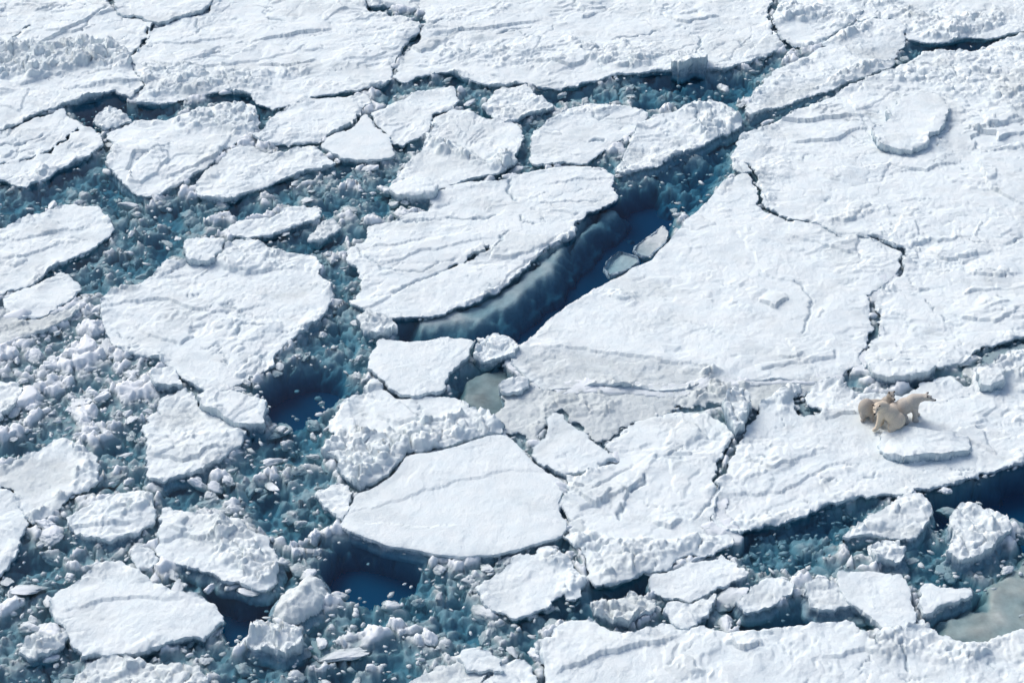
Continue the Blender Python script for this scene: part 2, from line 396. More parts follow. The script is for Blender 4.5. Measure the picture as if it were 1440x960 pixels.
        need = rub > 0 or len(rubble) or rim
        if need:
            big = lumps(wx * 1.5, wy * 1.5, seed + 61); sm = lumps(X * 3.6 + 9, Y * 3.6, seed + 62); ti = lumps(X * 7.5, Y * 7.5 + 3, seed + 63)
            bl = blocks(wx2 * 1.5, wy2 * 1.5, seed + 64)
            heap = bl * .55 + big * .16 + sm * .12 + ti * .06
            rm = np.full_like(X, rub)
            for rp, am in rubble:
                rs = sdf(X, Y, wpoly(rp, z0)) + .5 * fbm(X * 1.2, Y * 1.2, 3, seed + 65)
                rm = np.maximum(rm, am * sstep(-.15, .3, rs))
            if rim:
                e = np.exp(-(Sp / .38) ** 2) * sstep(-.15, .25, fbm(X * .55, Y * .55, 2, seed + 66))
                rm = np.maximum(rm, rim * .55 * e)
            Z += 1.35 * rm * heap
        wetv = np.full_like(X, wet_all) + .30 * sstep(.05, .45, fbm(X * .35 + 3, Y * .5, 4, 171)) + .6 * plates * sstep(.22, .45, fbm(X * .8 + 3, Y * 1.2, 4, 172))
        for wq, am in wet:
            s = sdf(X, Y, wpoly(wq, z0)) + .35 * fbm(X * 1.1, Y * 1.1, 4, seed + 67)
            k = sstep(-.25, .45, s); wetv = np.maximum(wetv, am * k * (.75 + .5 * fbm(X * 1.7, Y * 1.7, 3, seed + 68)))
            Z -= .05 * k
        # thin broken plates lying frozen into the surface, each with its own outline, lift and lean
        pr = np.random.default_rng(seed + 5)
        for _ in range(int(plates * .16 * (hi[0] - lo[0]) * (hi[1] - lo[1]))):
            cx, cy = pr.uniform(lo[0], hi[0]), pr.uniform(lo[1], hi[1]); rr = pr.uniform(.3, .75) ** 1.6 * 2.4; nv = pr.integers(4, 7)
            an = np.sort(pr.uniform(0, 6.283, nv)); el = pr.uniform(.7, 1.2, nv) * rr; th = pr.uniform(-.2, .9)
            qx_, qy_ = np.cos(an) * el * 1.25, np.sin(an) * el * .85
            q = np.stack([cx + qx_ * math.cos(th) - qy_ * math.sin(th), cy + qx_ * math.sin(th) + qy_ * math.cos(th)], 1)
            dz = pr.uniform(.025, .085); tx, ty = pr.normal(0, .035, 2); wt = max(0., pr.normal(-.05, .22))
            x0 = np.searchsorted(xs, cx - 1.8 * rr); x1 = np.searchsorted(xs, cx + 1.8 * rr); y0 = np.searchsorted(ys, cy - 1.8 * rr); y1 = np.searchsorted(ys, cy + 1.8 * rr)
            sl = (slice(y0, y1), slice(x0, x1)); xx = wx2[sl]; yy = wy2[sl]
            if xx.size < 9: continue
            sq = sdf(xx, yy, q) + .06 * fbm(X[sl] * 4, Y[sl] * 4, 3, seed + 77)
            k = sstep(-.02, .04, sq)
            Z[sl] += k * np.maximum(dz + tx * (xx - cx) + ty * (yy - cy), -.03) - .02 * np.exp(-(sq / .05) ** 2)
            wetv[sl] = np.maximum(wetv[sl], k * wt)
        for rp, dz in raise_:
            Z += dz * sstep(-.03, .06, sdf(X, Y, wpoly(rp, z0)) + .12 * fbm(X * 1.5, Y * 1.5, 3, seed + 69))
        Z -= .11 * groove
        if plates: groove = np.maximum(groove, crev_shade); Z -= .07 * crev_shade
        if dome: Z += dome * np.sqrt(np.clip(Sp / max(S.max(), .1), 0, 1))
        Z -= round_ * np.exp(-Sp / .09)
        wetv = np.clip(wetv, 0, 1)
    wallv = groove * .8  # wall ice colour in cracks, plus the painted shade of the plate-edge strokes
    # keep quads that touch the inside, pull their outside corners back to the outline
    gyS, gxS = np.gradient(S, gy, gx); gl = np.hypot(gxS, gyS) + 1e-6
    nx, ny = gxS / gl, gyS / gl
    g0y, g0x = np.gradient(S0, gy, gx); g0 = np.hypot(g0x, g0y) + 1e-6
    sx = nx * .5 + g0x / g0 * .5; sy = ny * .5 + g0y / g0 * .5; sn = np.hypot(sx, sy) + 1e-6; sx /= sn; sy /= sn
    q = ins[:-1, :-1].astype(int) + ins[1:, :-1] + ins[:-1, 1:] + ins[1:, 1:]
    keep = q >= 2
    out = ~ins
    mv = np.where(out, -np.clip(S, -gy * 1.2, 0), 0)
    X = X + nx * mv; Y = Y + ny * mv
    idx = np.arange(X.size).reshape(X.shape)
    F = np.stack([idx[:-1, :-1], idx[:-1, 1:], idx[1:, 1:], idx[1:, :-1]], -1)[keep]
    if len(F) == 0: return None
    used = np.unique(F); remap = np.full(X.size, -1); remap[used] = np.arange(len(used)); F = remap[F]
    V = np.stack([X.ravel()[used], Y.ravel()[used], Z.ravel()[used]], 1)
    wv = wetv.ravel()[used]; lv = wallv.ravel()[used]; ox = -sx.ravel()[used]; oy = -sy.ravel()[used]
    # boundary loops -> side wall rings down below the water
    E = np.concatenate([F[:, [0, 1]], F[:, [1, 2]], F[:, [2, 3]], F[:, [3, 0]]]); n = len(V)
    key = E[:, 0].astype(np.int64) * n + E[:, 1]; rev = E[:, 1].astype(np.int64) * n + E[:, 0]
    bd = E[~np.isin(key, rev)]
    bv = np.unique(bd); bm_ = np.full(n, -1); bm_[bv] = np.arange(len(bv))
    bx, by, bz = V[bv, 0], V[bv, 1], V[bv, 2]; nox, noy = ox[bv], oy[bv]
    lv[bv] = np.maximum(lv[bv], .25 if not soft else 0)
    rings = [V]; wets = [wv]; walls = [lv]; faces = [F]; prev = bv; cnt = n
    jj = fbm(bx * 3, by * 3, 2, seed + 81); j2 = fbm(bx * 1.2, by * 1.2, 2, seed + 82)
    k_ = min(1., math.sqrt((hi[0] - lo[0]) * (hi[1] - lo[1])) / 5.)
    f1, f2, f3 = (foot * .35, foot * .5, -.3 * k_) if foot != .12 else (-.10 * k_, -.36 * k_, -.8 * k_)
    j3 = fbm(bx * 3.6 + 40, by * 3.6, 3, seed + 83); j4 = fbm(bx * 2.1 + 80, by * 2.1, 3, seed + 84)
    if soft: spec = [(.3, -1.6, 0, 0)]
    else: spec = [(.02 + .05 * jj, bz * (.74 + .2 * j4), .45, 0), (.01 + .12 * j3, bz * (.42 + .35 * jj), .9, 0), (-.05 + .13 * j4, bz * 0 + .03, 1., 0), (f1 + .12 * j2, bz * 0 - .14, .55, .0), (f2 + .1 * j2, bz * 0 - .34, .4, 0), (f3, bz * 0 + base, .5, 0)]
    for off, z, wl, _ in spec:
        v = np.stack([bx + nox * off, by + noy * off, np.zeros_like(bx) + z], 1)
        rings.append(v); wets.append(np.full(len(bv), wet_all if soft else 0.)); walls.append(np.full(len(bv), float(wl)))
        cur = cnt + np.arange(len(bv)); cnt += len(bv)
        a, b = bd[:, 0], bd[:, 1]
        pa = prev[bm_[a]]; pb = prev[bm_[b]]
        faces.append(np.stack([pb, pa, cur[bm_[a]], cur[bm_[b]]], 1)); prev = cur
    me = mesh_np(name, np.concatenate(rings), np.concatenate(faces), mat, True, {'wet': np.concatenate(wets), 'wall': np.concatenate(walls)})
    if not soft:
        ev = np.empty(len(me.edges) * 2, np.int32); me.edges.foreach_get('vertices', ev); ev = ev.reshape(-1, 2).astype(np.int64)
        m = np.zeros(cnt, bool); m[bv] = True
        at = me.attributes.new('sharp_edge', 'BOOLEAN', 'EDGE'); at.data.foreach_set('value', m[ev[:, 0]] & m[ev[:, 1]])
    return me

# ------------------------------------------------------------------ the setting: sea
def box(name, x, y, z0, z1, mat):
    bm = bmesh.new(); bmesh.ops.create_cube(bm, size=1)
    for v in bm.verts: v.co = Vector((v.co.x * 2 * x, v.co.y * 2 * y, z0 if v.co.z < 0 else z1))
    me = bpy.data.meshes.new(name); bm.to_mesh(me); bm.free(); me.materials.append(mat); return me
link('sea_water', box('sea_water', 3500, 3500, -1.5, 0, M_WATER), kind='structure')
link('deep_sea', box('deep_sea', 3600, 3600, -4.6, -1.1, M_DEEP), kind='structure')

# ------------------------------------------------------------------ floes
FLOES = []
def F(label, pts, name='ice_floe', cat='ice floe', group='sea ice floes', **kw):
    p = P(pts) if isinstance(pts, str) else pts
    k = len(FLOES); kw.setdefault('seed', 100 + k * 13)
    FLOES.append(p)
    me = floe_mesh(name, p, **kw)
    return link(name, me, label, cat, group)

# far pack along the top
F('far left snow covered ice sheet with heaped broken ridge across it',
  '-160,-60 150,-60 153,4 163,18 175,23 196,26 216,34 212,44 205,54 196,70 182,80 190,100 200,122 186,140 163,131 163,127 140,134 117,140 93,147 70,154 50,160 23,173 5,183 -160,230',
  plates=.5, rubble=[(P('-160,62 20,58 60,62 115,55 165,62 195,82 185,98 120,92 60,108 20,112 -160,115'), .8)], wet=[(P('75,52 95,48 118,60 95,75 75,65'), .5), (P('0,62 35,70 40,100 0,100'), .4)])
F('smooth ice sheet cut by the top edge with a dark lead along its front',
  '158,-60 157,0 164,16 178,22 195,23 218,31 232,31 247,25 268,20 285,13 297,3 300,-60', plates=.2, rim=.3, wet=[(P('178,20 195,23 220,33 250,27 290,15 250,18 215,24'), .6)], H=.30)
F('broad far ice sheet between two dark cracks with flat plates and ridges',
  '214,42 235,34 262,27 292,18 303,8 310,-60 512,-60 512,8 518,16 545,20 572,28 592,34 590,44 582,54 570,66 558,82 552,108 537,122 520,124 510,128 483,129 467,130 447,135 423,142 403,148 383,152 367,147 353,132 320,128 300,130 273,135 253,140 233,147 207,147 186,143 202,122 192,100 184,82 198,70 207,54',
  plates=.45, rubble=[(P('205,88 260,95 330,95 380,100 375,128 300,125 220,138 195,120'), .45), (P('395,98 430,92 440,105 400,110'), .3)])
F('wide far ice field stretching right to the crack near the top edge',
  '516,-60 1092,-60 1089,6 1081,18 1088,46 1094,60 1100,68 1077,78 1057,87 1033,93 1017,97 993,95 973,98 947,100 940,98 913,100 887,103 857,107 833,112 810,120 787,123 760,122 743,117 727,119 713,123 690,121 670,115 650,110 640,101 610,103 587,108 566,114 553,108 566,80 584,64 592,48 598,28 599,18 570,10 516,8',
  plates=.5, rubble=[(P('840,58 880,60 905,75 920,90 880,98 840,90 800,60 790,50'), .5), (P('600,60 660,70 740,60 760,85 700,95 640,88'), .3)], wet=[(P('556,78 575,70 585,88 570,102 556,100'), .6)])
F('small far floe below the top edge boxed in by two cracks',
  '1096,-60 1200,-60 1206,0 1212,18 1197,34 1176,46 1152,62 1134,66 1112,60 1092,48 1086,22 1093,8', plates=.4, rubble=[(P('1090,8 1150,12 1200,22 1200,30 1150,28 1095,34'), .5)])
F('grey fronted floe tilted above the lead at upper right',
  '1155,64 1178,48 1196,40 1205,33 1227,28 1260,30 1270,40 1274,58 1256,80 1240,85 1225,83 1205,80 1186,68', plates=.2, rub=.1, wet=[(P('1186,66 1215,68 1250,66 1274,58 1256,82 1225,86 1205,82'), .75)], rubble=[(P('1160,60 1200,36 1228,34 1222,42 1180,62'), .5)], tilt=(0, .05))
F('far right corner ice sheet behind the narrow dark lead',
  '1204,-60 1600,-60 1600,10 1440,42 1400,53 1370,52 1340,58 1307,60 1290,57 1276,56 1272,40 1262,29 1228,26 1206,31 1200,20', plates=.5, rubble=[(P('1200,0 1270,20 1300,55 1340,58 1370,48 1420,30 1400,10 1330,30 1260,0'), .45)])
F('grey wedge shaped floe lying in the lead at upper right',
  '1060,137 1068,122 1077,110 1098,97 1117,87 1140,75 1167,63 1187,68 1207,82 1233,88 1260,87 1250,94 1233,101 1193,118 1167,128 1130,138 1097,148 1067,160 1053,167 1046,161', plates=.3, rub=.12, rubble=[(P('1190,100 1210,88 1250,88 1200,112 1150,128 1130,125'), .6), (P('1060,137 1120,88 1150,72 1160,80 1100,110 1075,130'), .4)], wet=[(P('1080,128 1120,118 1180,112 1120,142 1060,160'), .7)], foot=.2)
# right side fields
F('huge ridged ice field filling the upper right of the view',
  '1600,-10 1440,47 1420,53 1407,58 1390,67 1357,72 1323,72 1287,78 1273,90 1240,101 1213,114 1180,129 1150,144 1117,159 1083,175 1060,186 1040,196 1030,212 1027,227 1038,242 1052,240 1062,250 1062,262 1069,275 1067,290 1080,299 1107,311 1137,313 1153,318 1180,333 1203,331 1222,334 1240,339 1253,344 1270,351 1273,358 1267,366 1271,374 1262,388 1248,399 1234,411 1226,420 1227,430 1232,440 1228,450 1233,462 1223,480 1214,497 1216,513 1240,520 1285,522 1317,516 1348,508 1360,503 1380,491 1407,478 1440,476 1600,470',
  plates=.55, rough=.9, rubble=[(P('1273,92 1340,74 1440,60 1600,20 1600,180 1440,160 1380,145 1300,120 1240,112'), .35), (P('1190,515 1225,508 1290,515 1340,515 1300,528 1200,526'), .5)],
  wet=[(P('1320,200 1345,150 1370,190 1375,225 1330,235'), .28), (P('1310,80 1345,84 1340,105 1310,98'), .5)])
F('smooth triangular ice field right of the open lead with grey refrozen near margin',
  '1040,246 1050,242 1060,252 1060,262 1067,275 1064,289 1079,300 1106,313 1136,315 1152,320 1179,335 1203,334 1221,337 1239,342 1252,347 1268,353 1270,358 1264,366 1268,374 1260,386 1246,397 1232,409 1223,419 1224,430 1229,440 1225,450 1230,462 1220,480 1210,497 1211,512 1195,518 1183,529 1150,537 1093,532 1040,534 1005,532 960,547 933,549 887,544 833,541 767,548 740,530 717,508 733,485 753,470 767,454 783,440 810,423 833,408 857,393 880,382 900,372 920,362 933,347 947,332 972,302 993,286 1007,267 1020,254',
  plates=.22, rough=.8, rim=.25, rag=.06, wet=[(P('712,500 747,491 773,494 823,489 862,499 890,501 935,509 995,515 1030,531 1100,532 1180,528 1150,545 1093,540 960,550 833,545 767,552'), .8), (P('848,395 872,382 900,385 930,392 970,412 930,424 890,425 868,415'), .45), (P('1142,418 1168,414 1160,428 1148,438 1138,448'), .5)],
  rubble=[(P('960,545 975,535 990,522 1002,520 995,532 975,548'), .7), (P('820,540 850,532 900,545 840,560'), .4), (P('845,420 870,408 905,415 890,432'), .25)])
F('long ice floe with three bears on it above the dark bottom right water',
  '1063,583 1068,570 1080,562 1090,555 1100,552 1105,542 1118,540 1130,541 1128,550 1116,560 1112,574 1122,582 1146,583 1160,580 1140,568 1132,557 1143,544 1158,538 1173,534 1187,545 1200,550 1215,554 1240,554 1264,553 1285,543 1307,537 1325,530 1338,526 1346,536 1360,542 1373,541 1377,528 1400,512 1410,501 1440,491 1600,480 1600,610 1440,652 1415,658 1400,663 1355,676 1317,688 1265,696 1239,693 1216,697 1182,709 1145,718 1104,731 1059,742 1040,746 1015,744 1000,728 1006,710 1012,684 1010,676 1014,666 1032,630 1046,606 1056,590',
  plates=.55, rough=1.0, rubble=[(P('1085,560 1105,540 1135,540 1110,560 1100,575'), .6), (P('1160,548 1180,532 1195,545 1170,556'), .4), (P('1370,520 1412,500 1600,490 1600,520 1440,530 1390,545'), .4), (P('1030,735 1100,715 1180,695 1240,680 1180,712 1060,745'), .3)])
F('broken middle floe between the smooth round one and the bears',
  '857,618 870,606 883,597 913,587 953,578 987,580 1008,588 1028,597 1040,600 1026,628 1009,662 1002,676 1008,686 1002,710 994,728 1006,745 1036,752 1032,762 1011,772 1000,781 985,784 977,778 955,785 940,796 902,805 880,815 854,822 831,822 824,810 820,780 806,765 793,755 799,744 798,728 790,715 789,703 797,688 796,675 778,664 772,655 795,668 815,668 846,656 872,646 866,634 852,626',
  plates=.45, rough=.9, rubble=[(P('800,752 830,745 870,755 920,760 1000,750 1030,755 980,775 900,800 840,815 820,780'), .5)], wet=[(P('845,688 862,682 876,700 870,722 845,712'), .5)],
  raise_=[(P('800,680 830,690 862,688 842,712 815,716 792,700'), .1)])
F('pointed triangular slab wedged at the grey slush pool',
  '745,640 752,622 768,606 783,578 795,590 812,603 830,617 848,629 869,643 845,652 815,664 795,666 772,654', plates=.2, rough=.6, rim=.2, wet=[(P('752,622 783,578 812,603 790,625 770,640 745,640'), .55)], H=.26)
F('large smooth round floe with a curved dark lower edge at centre',
  '680,615 699,611 714,613 730,626 750,649 768,662 776,666 793,677 794,688 784,705 785,716 795,730 795,743 788,754 764,761 730,771 700,778 687,780 650,781 612,778 582,772 545,767 515,756 492,746 476,738 492,716 500,692 530,682 554,668 572,640 600,637 640,629',
  plates=.08, rough=.5, rim=.06, rag=.04, foot=.05, wet=[(P('500,690 555,665 575,640 590,660 560,690 520,715 490,725'), .35)], H=.22)
F('heap of jumbled ice plates piled against the smooth round floe',
  '467,590 477,577 490,557 510,553 523,537 537,537 547,553 563,563 580,563 597,563 627,558 645,562 660,575 683,577 710,600 705,612 690,611 676,612 640,626 598,634 570,637 552,664 528,679 500,688 484,680 474,658 474,649 451,637 466,626 474,615 466,600',
  plates=.5, rough=1.0, rubble=[(P('445,640 470,600 510,610 560,600 600,590 650,580 710,598 690,612 640,622 590,634 560,650 500,690'), .75)], wet=[(P('500,565 525,572 528,590 505,615 498,590'), .55), (P('530,615 560,600 580,615 550,640'), .5)], raise_=[(P('468,590 490,560 500,590 500,612 470,612'), .06), (P('520,538 537,537 550,556 590,590 560,598 530,585 512,560'), .1)])
F('small angular slab at the lower left tip of the round floe', '440,692 459,684 477,677 490,683 496,698 490,718 482,732 468,724 459,716', plates=.2, rub=.15)
# middle: central lead floe and neighbours
F('long central floe with a straight split beside the deep blue lead',
  '557,305 607,296 607,274 633,260 683,255 700,253 750,241 807,233 847,240 863,246 862,262 872,273 870,280 840,293 817,306 806,316 809,332 777,341 750,366 723,390 700,407 670,423 633,437 603,446 575,447 550,446 517,440 497,433 492,423 510,407 503,393 505,373 484,367 490,350 517,337 517,320',
  plates=.35, rough=.8, rim=.25, H=.13, rubble=[(P('633,433 700,403 750,363 790,335 812,318 812,332 780,345 730,390 680,420'), .45)])
F('small five sided floe with a thick dark near edge below the lead',
  '513,507 522,488 533,478 557,478 583,479 617,477 650,477 670,479 663,493 643,513 628,533 622,549 590,553 567,555 547,546 536,535 526,527 517,518', plates=.12, rough=.7, rim=.25, H=.26, foot=.05)
F('round white floe with scalloped rim at left of centre',
  '143,427 152,412 170,408 193,403 213,387 233,368 262,367 300,364 318,348 350,336 367,343 383,353 400,355 440,354 447,380 463,400 468,417 460,433 447,453 423,467 403,480 390,493 380,513 355,530 333,540 310,548 287,549 263,540 247,529 233,513 220,502 197,499 173,494 160,487 153,473 145,457',
  plates=.5, rough=1.0, rim=.6, rag=.14, rubble=[(P('300,364 350,336 420,356 445,380 380,380 320,385'), .25)], raise_=[(P('303,362 318,345 360,340 380,352 372,372 345,388 320,380'), .08)], foot=.25)
F('little snow block leaning on the far rim of the scalloped round floe', '258,343 266,335 280,332 300,335 317,337 310,350 300,361 283,366 264,364', name='ice_block', cat='ice block', plates=.3, H=.4, rub=.15, g=(.04, .06))
F('little white block against the near left rim of the scalloped round floe', '213,523 225,517 240,518 250,528 258,540 235,543 216,540', name='ice_block', cat='ice block', plates=.2, H=.32, rub=.2, g=(.04, .06))
F('low rounded floe edge cut by the left side at mid height',
  '-120,345 0,322 17,316 43,307 67,297 100,287 133,289 150,302 158,320 153,331 133,347 100,364 67,381 43,401 20,406 0,413 -120,440', plates=.4, rim=.5)
F('small oval floe afloat below the left edge floe', '2,421 14,412 33,407 67,394 87,385 100,388 110,396 111,406 103,423 85,432 67,441 43,448 27,446 10,436', plates=.15, rough=.8, rim=.35)
F('grey wet ice shelf under the small oval floe at left', '-80,440 0,432 27,452 67,446 112,428 100,448 67,464 33,471 0,486 -80,500', rub=.12, plates=.2, H=.14, wet_all=.7, name='ice_shelf', cat='ice shelf')
F('floe tip poking in at the left edge of the grey rubble', '-80,520 0,533 20,537 32,550 20,570 0,588 -80,600', plates=.5, rub=.2)
F('two part wet floe with grey pond under a white slab', '204,650 206,622 203,598 213,584 227,564 240,557 260,548 273,553 288,572 308,588 345,603 349,608 345,620 319,641 289,660 259,671 225,679 206,674', plates=.3, rub=.2, wet=[(P('213,598 232,570 262,560 290,590 270,608 240,612'), .7)], foot=.3, rubble=[(P('225,610 280,610 345,605 330,625 280,620'), .4)])
F('flat white slab lying on the far side of the grey pond floe', '273,553 290,550 307,549 347,553 376,561 373,578 371,596 347,592 313,586 290,572', H=.44, plates=.15, rim=.3, name='ice_slab', cat='ice slab', base=.05, foot=.0)
# upper left band of floes
F('cracked floe cut by the left edge beneath the far sheet', '-120,205 0,190 43,168 67,160 90,153 102,162 113,173 137,184 146,200 133,213 110,227 90,238 63,253 37,262 20,260 0,251 -120,270', plates=.45, rubble=[(P('20,250 60,232 80,235 63,253 37,264'), .35)], rim=.3)
F('tilted upper left floe with a thick slab overlapping its middle', '150,185 187,172 230,168 253,160 287,152 323,144 352,150 367,163 363,178 335,198 313,213 290,238 260,257 227,270 203,277 187,272 167,253 146,237 160,214 158,200', plates=.35, rubble=[(P('240,172 290,152 330,144 365,160 360,178 330,188 290,180 262,190'), .55)], raise_=[(P('178,258 190,235 212,217 236,213 238,225 222,243 200,258'), .1)], foot=.1)
F('small white lump floe between two larger upper left floes', '132,171 142,160 153,152 166,155 174,162 186,170 165,176 147,182 138,178', rub=.4, plates=.1)
F('worn snow floe behind the tilted upper left floe front', '275,262 287,244 310,225 333,208 352,203 377,214 400,215 425,208 440,206 452,217 471,228 460,234 423,241 393,253 367,264 348,270 320,282 293,280 278,276', plates=.3, rub=.12, rim=.6, wet=[(P('352,203 395,214 430,210 420,222 380,230 340,222'), .45)])
F('ragged white floe with a dark shadowed front at upper middle left', '352,190 367,186 383,162 413,148 450,139 490,138 516,134 526,145 512,152 503,164 492,178 476,184 460,191 452,199 423,200 393,202 370,202', plates=.35, rim=.5, rub=.06)
F('flat square slab with clean front edge at upper middle', '454,206 462,191 478,185 494,180 504,170 513,161 522,166 526,178 547,190 550,204 555,221 517,224 480,223 465,216', plates=.05, rough=.5, rim=.08, H=.24)
F('sloping snowy slab in front of the far dark lead', '520,160 550,147 583,131 613,126 640,124 644,142 636,152 611,160 604,170 603,186 583,197 563,203 552,200 547,187 530,177', plates=.25, rim=.3, wet=[(P('525,165 560,150 600,158 600,175 560,175 535,175'), .3)])
F('greyish dish shaped floe with a raised curved rim at upper middle', '548,262 558,250 572,230 590,208 605,192 611,163 635,155 657,153 683,167 717,170 735,178 732,200 729,214 722,233 697,246 650,255 610,267 597,276 577,276', plates=.2, rim=.5, rubble=[(P('600,195 612,190 640,210 680,228 720,215 722,232 690,240 650,225 610,212'), .7)], wet=[(P('612,165 660,160 715,180 705,200 660,210 620,195'), .35), (P('590,212 610,215 660,238 620,250 575,245'), .4)])
F('low snow lump floe beneath the dish shaped floe', '548,264 558,252 580,247 605,250 618,262 605,276 580,277 558,272', H=.38, plates=.1, rim=.4, dome=.1)
F('broken grey floe stuck between far sheet and narrow lead', '678,150 690,135 700,127 737,120 747,126 760,138 780,151 767,158 733,166 706,172 688,166', plates=.3, rub=.3, wet=[(P('700,152 780,150 735,168 690,164'), .55)])
F('smooth topped floe with straight dark right edge at upper centre', '742,210 753,185 773,168 800,151 840,146 893,151 912,162 900,176 873,196 847,212 827,229 810,231 780,229 750,233', plates=.25, rim=.4, rubble=[(P('760,180 800,150 850,146 890,152 850,160 800,165'), .4)])
F('greyish floe with rubbly front lying beside the far lead', '862,241 878,216 888,195 897,180 918,165 955,154 977,144 1008,143 1036,160 1044,170 1034,183 1000,198 967,213 933,229 900,238 873,245', plates=.3, rim=.5, rubble=[(P('960,150 1010,143 1042,168 1030,185 990,195 970,180 985,165'), .65), (P('870,240 900,230 960,208 1000,195 1000,203 940,232'), .45)], wet=[(P('868,235 885,205 915,212 920,222 885,236'), .6)], foot=.25)
F('slim snow floe at mid left among slush', '322,321 350,310 380,306 400,292 430,291 455,297 450,308 420,318 393,325 370,331 348,336 325,332', plates=.3, rub=.15)
F('leaning grey lump between slim floe and central floe', '432,338 445,322 458,312 472,308 478,318 465,332 448,341', rub=.35, wet_all=.3)
# left lower
F('melt pond floe with raised white rim at lower left edge', '-100,690 0,657 20,648 37,638 57,630 75,622 97,615 112,629 136,638 142,660 136,679 118,688 101,693 92,708 60,728 40,738 30,712 18,690 0,682 -100,720', plates=.2, rim=.6, rubble=[(P('90,620 112,628 142,650 137,680 100,694 60,728 40,735 45,715 100,685 115,660'), .5)], wet=[(P('-100,690 0,655 40,640 85,640 112,655 105,678 70,690 45,704 0,690'), .75)])
F('white floe cut by the left edge below the melt pond', '-100,725 0,684 20,690 35,707 36,740 24,765 12,795 0,806 -100,850', plates=.3, rim=.4)
F('oblong rubbly floe in dark slush at lower left', '92,728 124,713 161,698 195,690 216,697 221,723 214,739 187,750 150,764 124,757 114,750 96,742', rub=.2, plates=.2, foot=.3, rubble=[(P('150,720 165,700 200,692 218,705 200,725 170,730'), .45)])
F('large bumpy floe with lumps and greenish underwater foot', '221,780 223,757 226,735 225,717 236,715 262,724 311,724 343,731 350,742 375,751 388,784 392,802 390,820 371,828 340,822 311,818 290,806 264,792 240,791', plates=.35, rub=.15, rubble=[(P('300,725 345,731 392,790 388,825 340,815 300,790 290,760'), .6)], foot=.45, rim=.5)
F('small bright block beside the bumpy floe', '184,784 190,775 199,769 214,770 223,785 224,794 210,799 193,797', name='ice_block', cat='ice block', plates=.2, g=(.04, .06))
F('big smooth grainy floe near the lower left corner', '66,855 70,841 97,825 124,806 142,790 169,788 187,802 215,821 247,832 281,840 305,858 311,874 296,889 262,894 225,904 195,917 157,919 116,922 106,901 94,885 73,870', plates=.15, rough=.9, rim=.5, H=.25, foot=.12)
F('grey rubble floe running off the bottom edge at left', '100,975 108,948 128,934 150,924 175,928 202,931 232,932 262,938 283,948 300,975 300,1080 100,1080', rub=.5, plates=.2, wet_all=.25)
F('rough ice cake in dark water beside the lower left floe', '26,912 45,900 64,893 92,889 97,897 90,912 64,922 40,928', rub=.5, plates=.1, wet_all=.2)
F('cauliflower shaped lump of ice floating near the bottom', '341,907 354,895 360,884 378,880 391,875 407,888 430,893 425,911 405,922 388,922 372,916 356,914', name='ice_lump', cat='ice lump', rub=.9, H=.2, plates=0, g=(.04, .06), foot=.3)
F('smooth rounded grey white growler with snow on top', '382,860 388,847 396,839 410,826 425,816 440,811 459,818 460,835 450,850 438,862 415,874 395,873', name='ice_lump', cat='ice lump', rub=.12, H=.16, dome=.32, plates=0, rim=0, round_=.14, g=(.04, .06), foot=.5, wet_all=.35, rubble=[(P('390,858 405,838 430,822 450,822 440,842 410,858'), .4)])
F('tilted floe with grey left face beneath the smooth round floe', '672,829 680,816 700,801 722,781 742,777 756,776 767,766 780,770 797,780 812,798 821,811 823,822 809,842 796,840 790,836 778,842 775,848 750,859 724,870 703,863 682,847', plates=.15, rim=.35, rubble=[(P('755,778 768,766 800,782 823,815 805,840 790,830 795,800'), .5)], wet=[(P('672,829 720,782 738,825 735,862 703,868'), .3)])
F('brash heap of bluish lumps below the middle floe', '831,863 840,852 850,845 865,855 880,838 890,836 905,842 921,848 917,864 900,870 880,881 860,876 845,872', rub=.8, H=.1, plates=0, wet_all=.45, name='brash_heap', cat='ice heap')
# lower right
F('pale flat floe under the middle floe at lower right', '908,817 918,809 940,802 970,790 1000,783 1019,779 1031,790 1048,798 1060,805 1037,817 1004,829 985,838 970,847 950,842 935,838 917,832', plates=.12, rough=.8, rim=.3, foot=.2)
F('wedge of broken ice tucked under the pale flat floe', '934,859 940,845 968,851 990,840 1012,831 1000,848 989,866 974,880 945,879', plates=.2, rub=.2, H=.18, wet=[(P('965,855 1010,832 985,870'), .6)])
F('wet grey slab with a raised corner in the dark lower right water', '1034,845 1050,832 1067,820 1075,807 1096,810 1114,822 1113,834 1095,845 1070,857 1052,859', plates=.2, H=.16, rub=.12, wet=[(P('1034,845 1060,828 1090,832 1110,830 1070,858'), .7)], foot=.3)
F('square snow covered slab with clean edges at lower right', '1177,805 1200,803 1220,801 1265,806 1274,815 1280,832 1288,859 1286,880 1265,889 1240,885 1231,870 1209,858 1195,845 1182,830', plates=.08, rough=.7, rim=.15, H=.3)
F('white chunk over a blue submerged ledge left of the square slab', '1136,817 1156,814 1176,821 1183,836 1196,846 1201,854 1180,853 1164,858 1140,851', plates=.2, rub=.25, H=.22, wet=[(P('1138,838 1160,836 1200,848 1200,858 1140,854'), .8)], foot=.45)
F('triangular white floe right of the square slab', '1286,827 1306,819 1325,827 1345,826 1364,825 1366,836 1340,847 1318,856 1300,866 1292,847', plates=.15, rim=.4, H=.3, foot=.15)
F('sharp peaked chunk with grey melt side in the dark water', '1179,757 1192,748 1205,739 1225,726 1242,716 1258,707 1278,699 1295,697 1310,709 1319,724 1300,738 1287,758 1268,755 1250,752 1227,756 1209,753', rub=.2, plates=.3, rubble=[(P('1180,756 1242,716 1295,697 1315,715 1285,725 1230,745'), .45)], wet=[(P('1235,752 1265,738 1300,735 1287,761'), .8)], foot=.25, rim=.5)
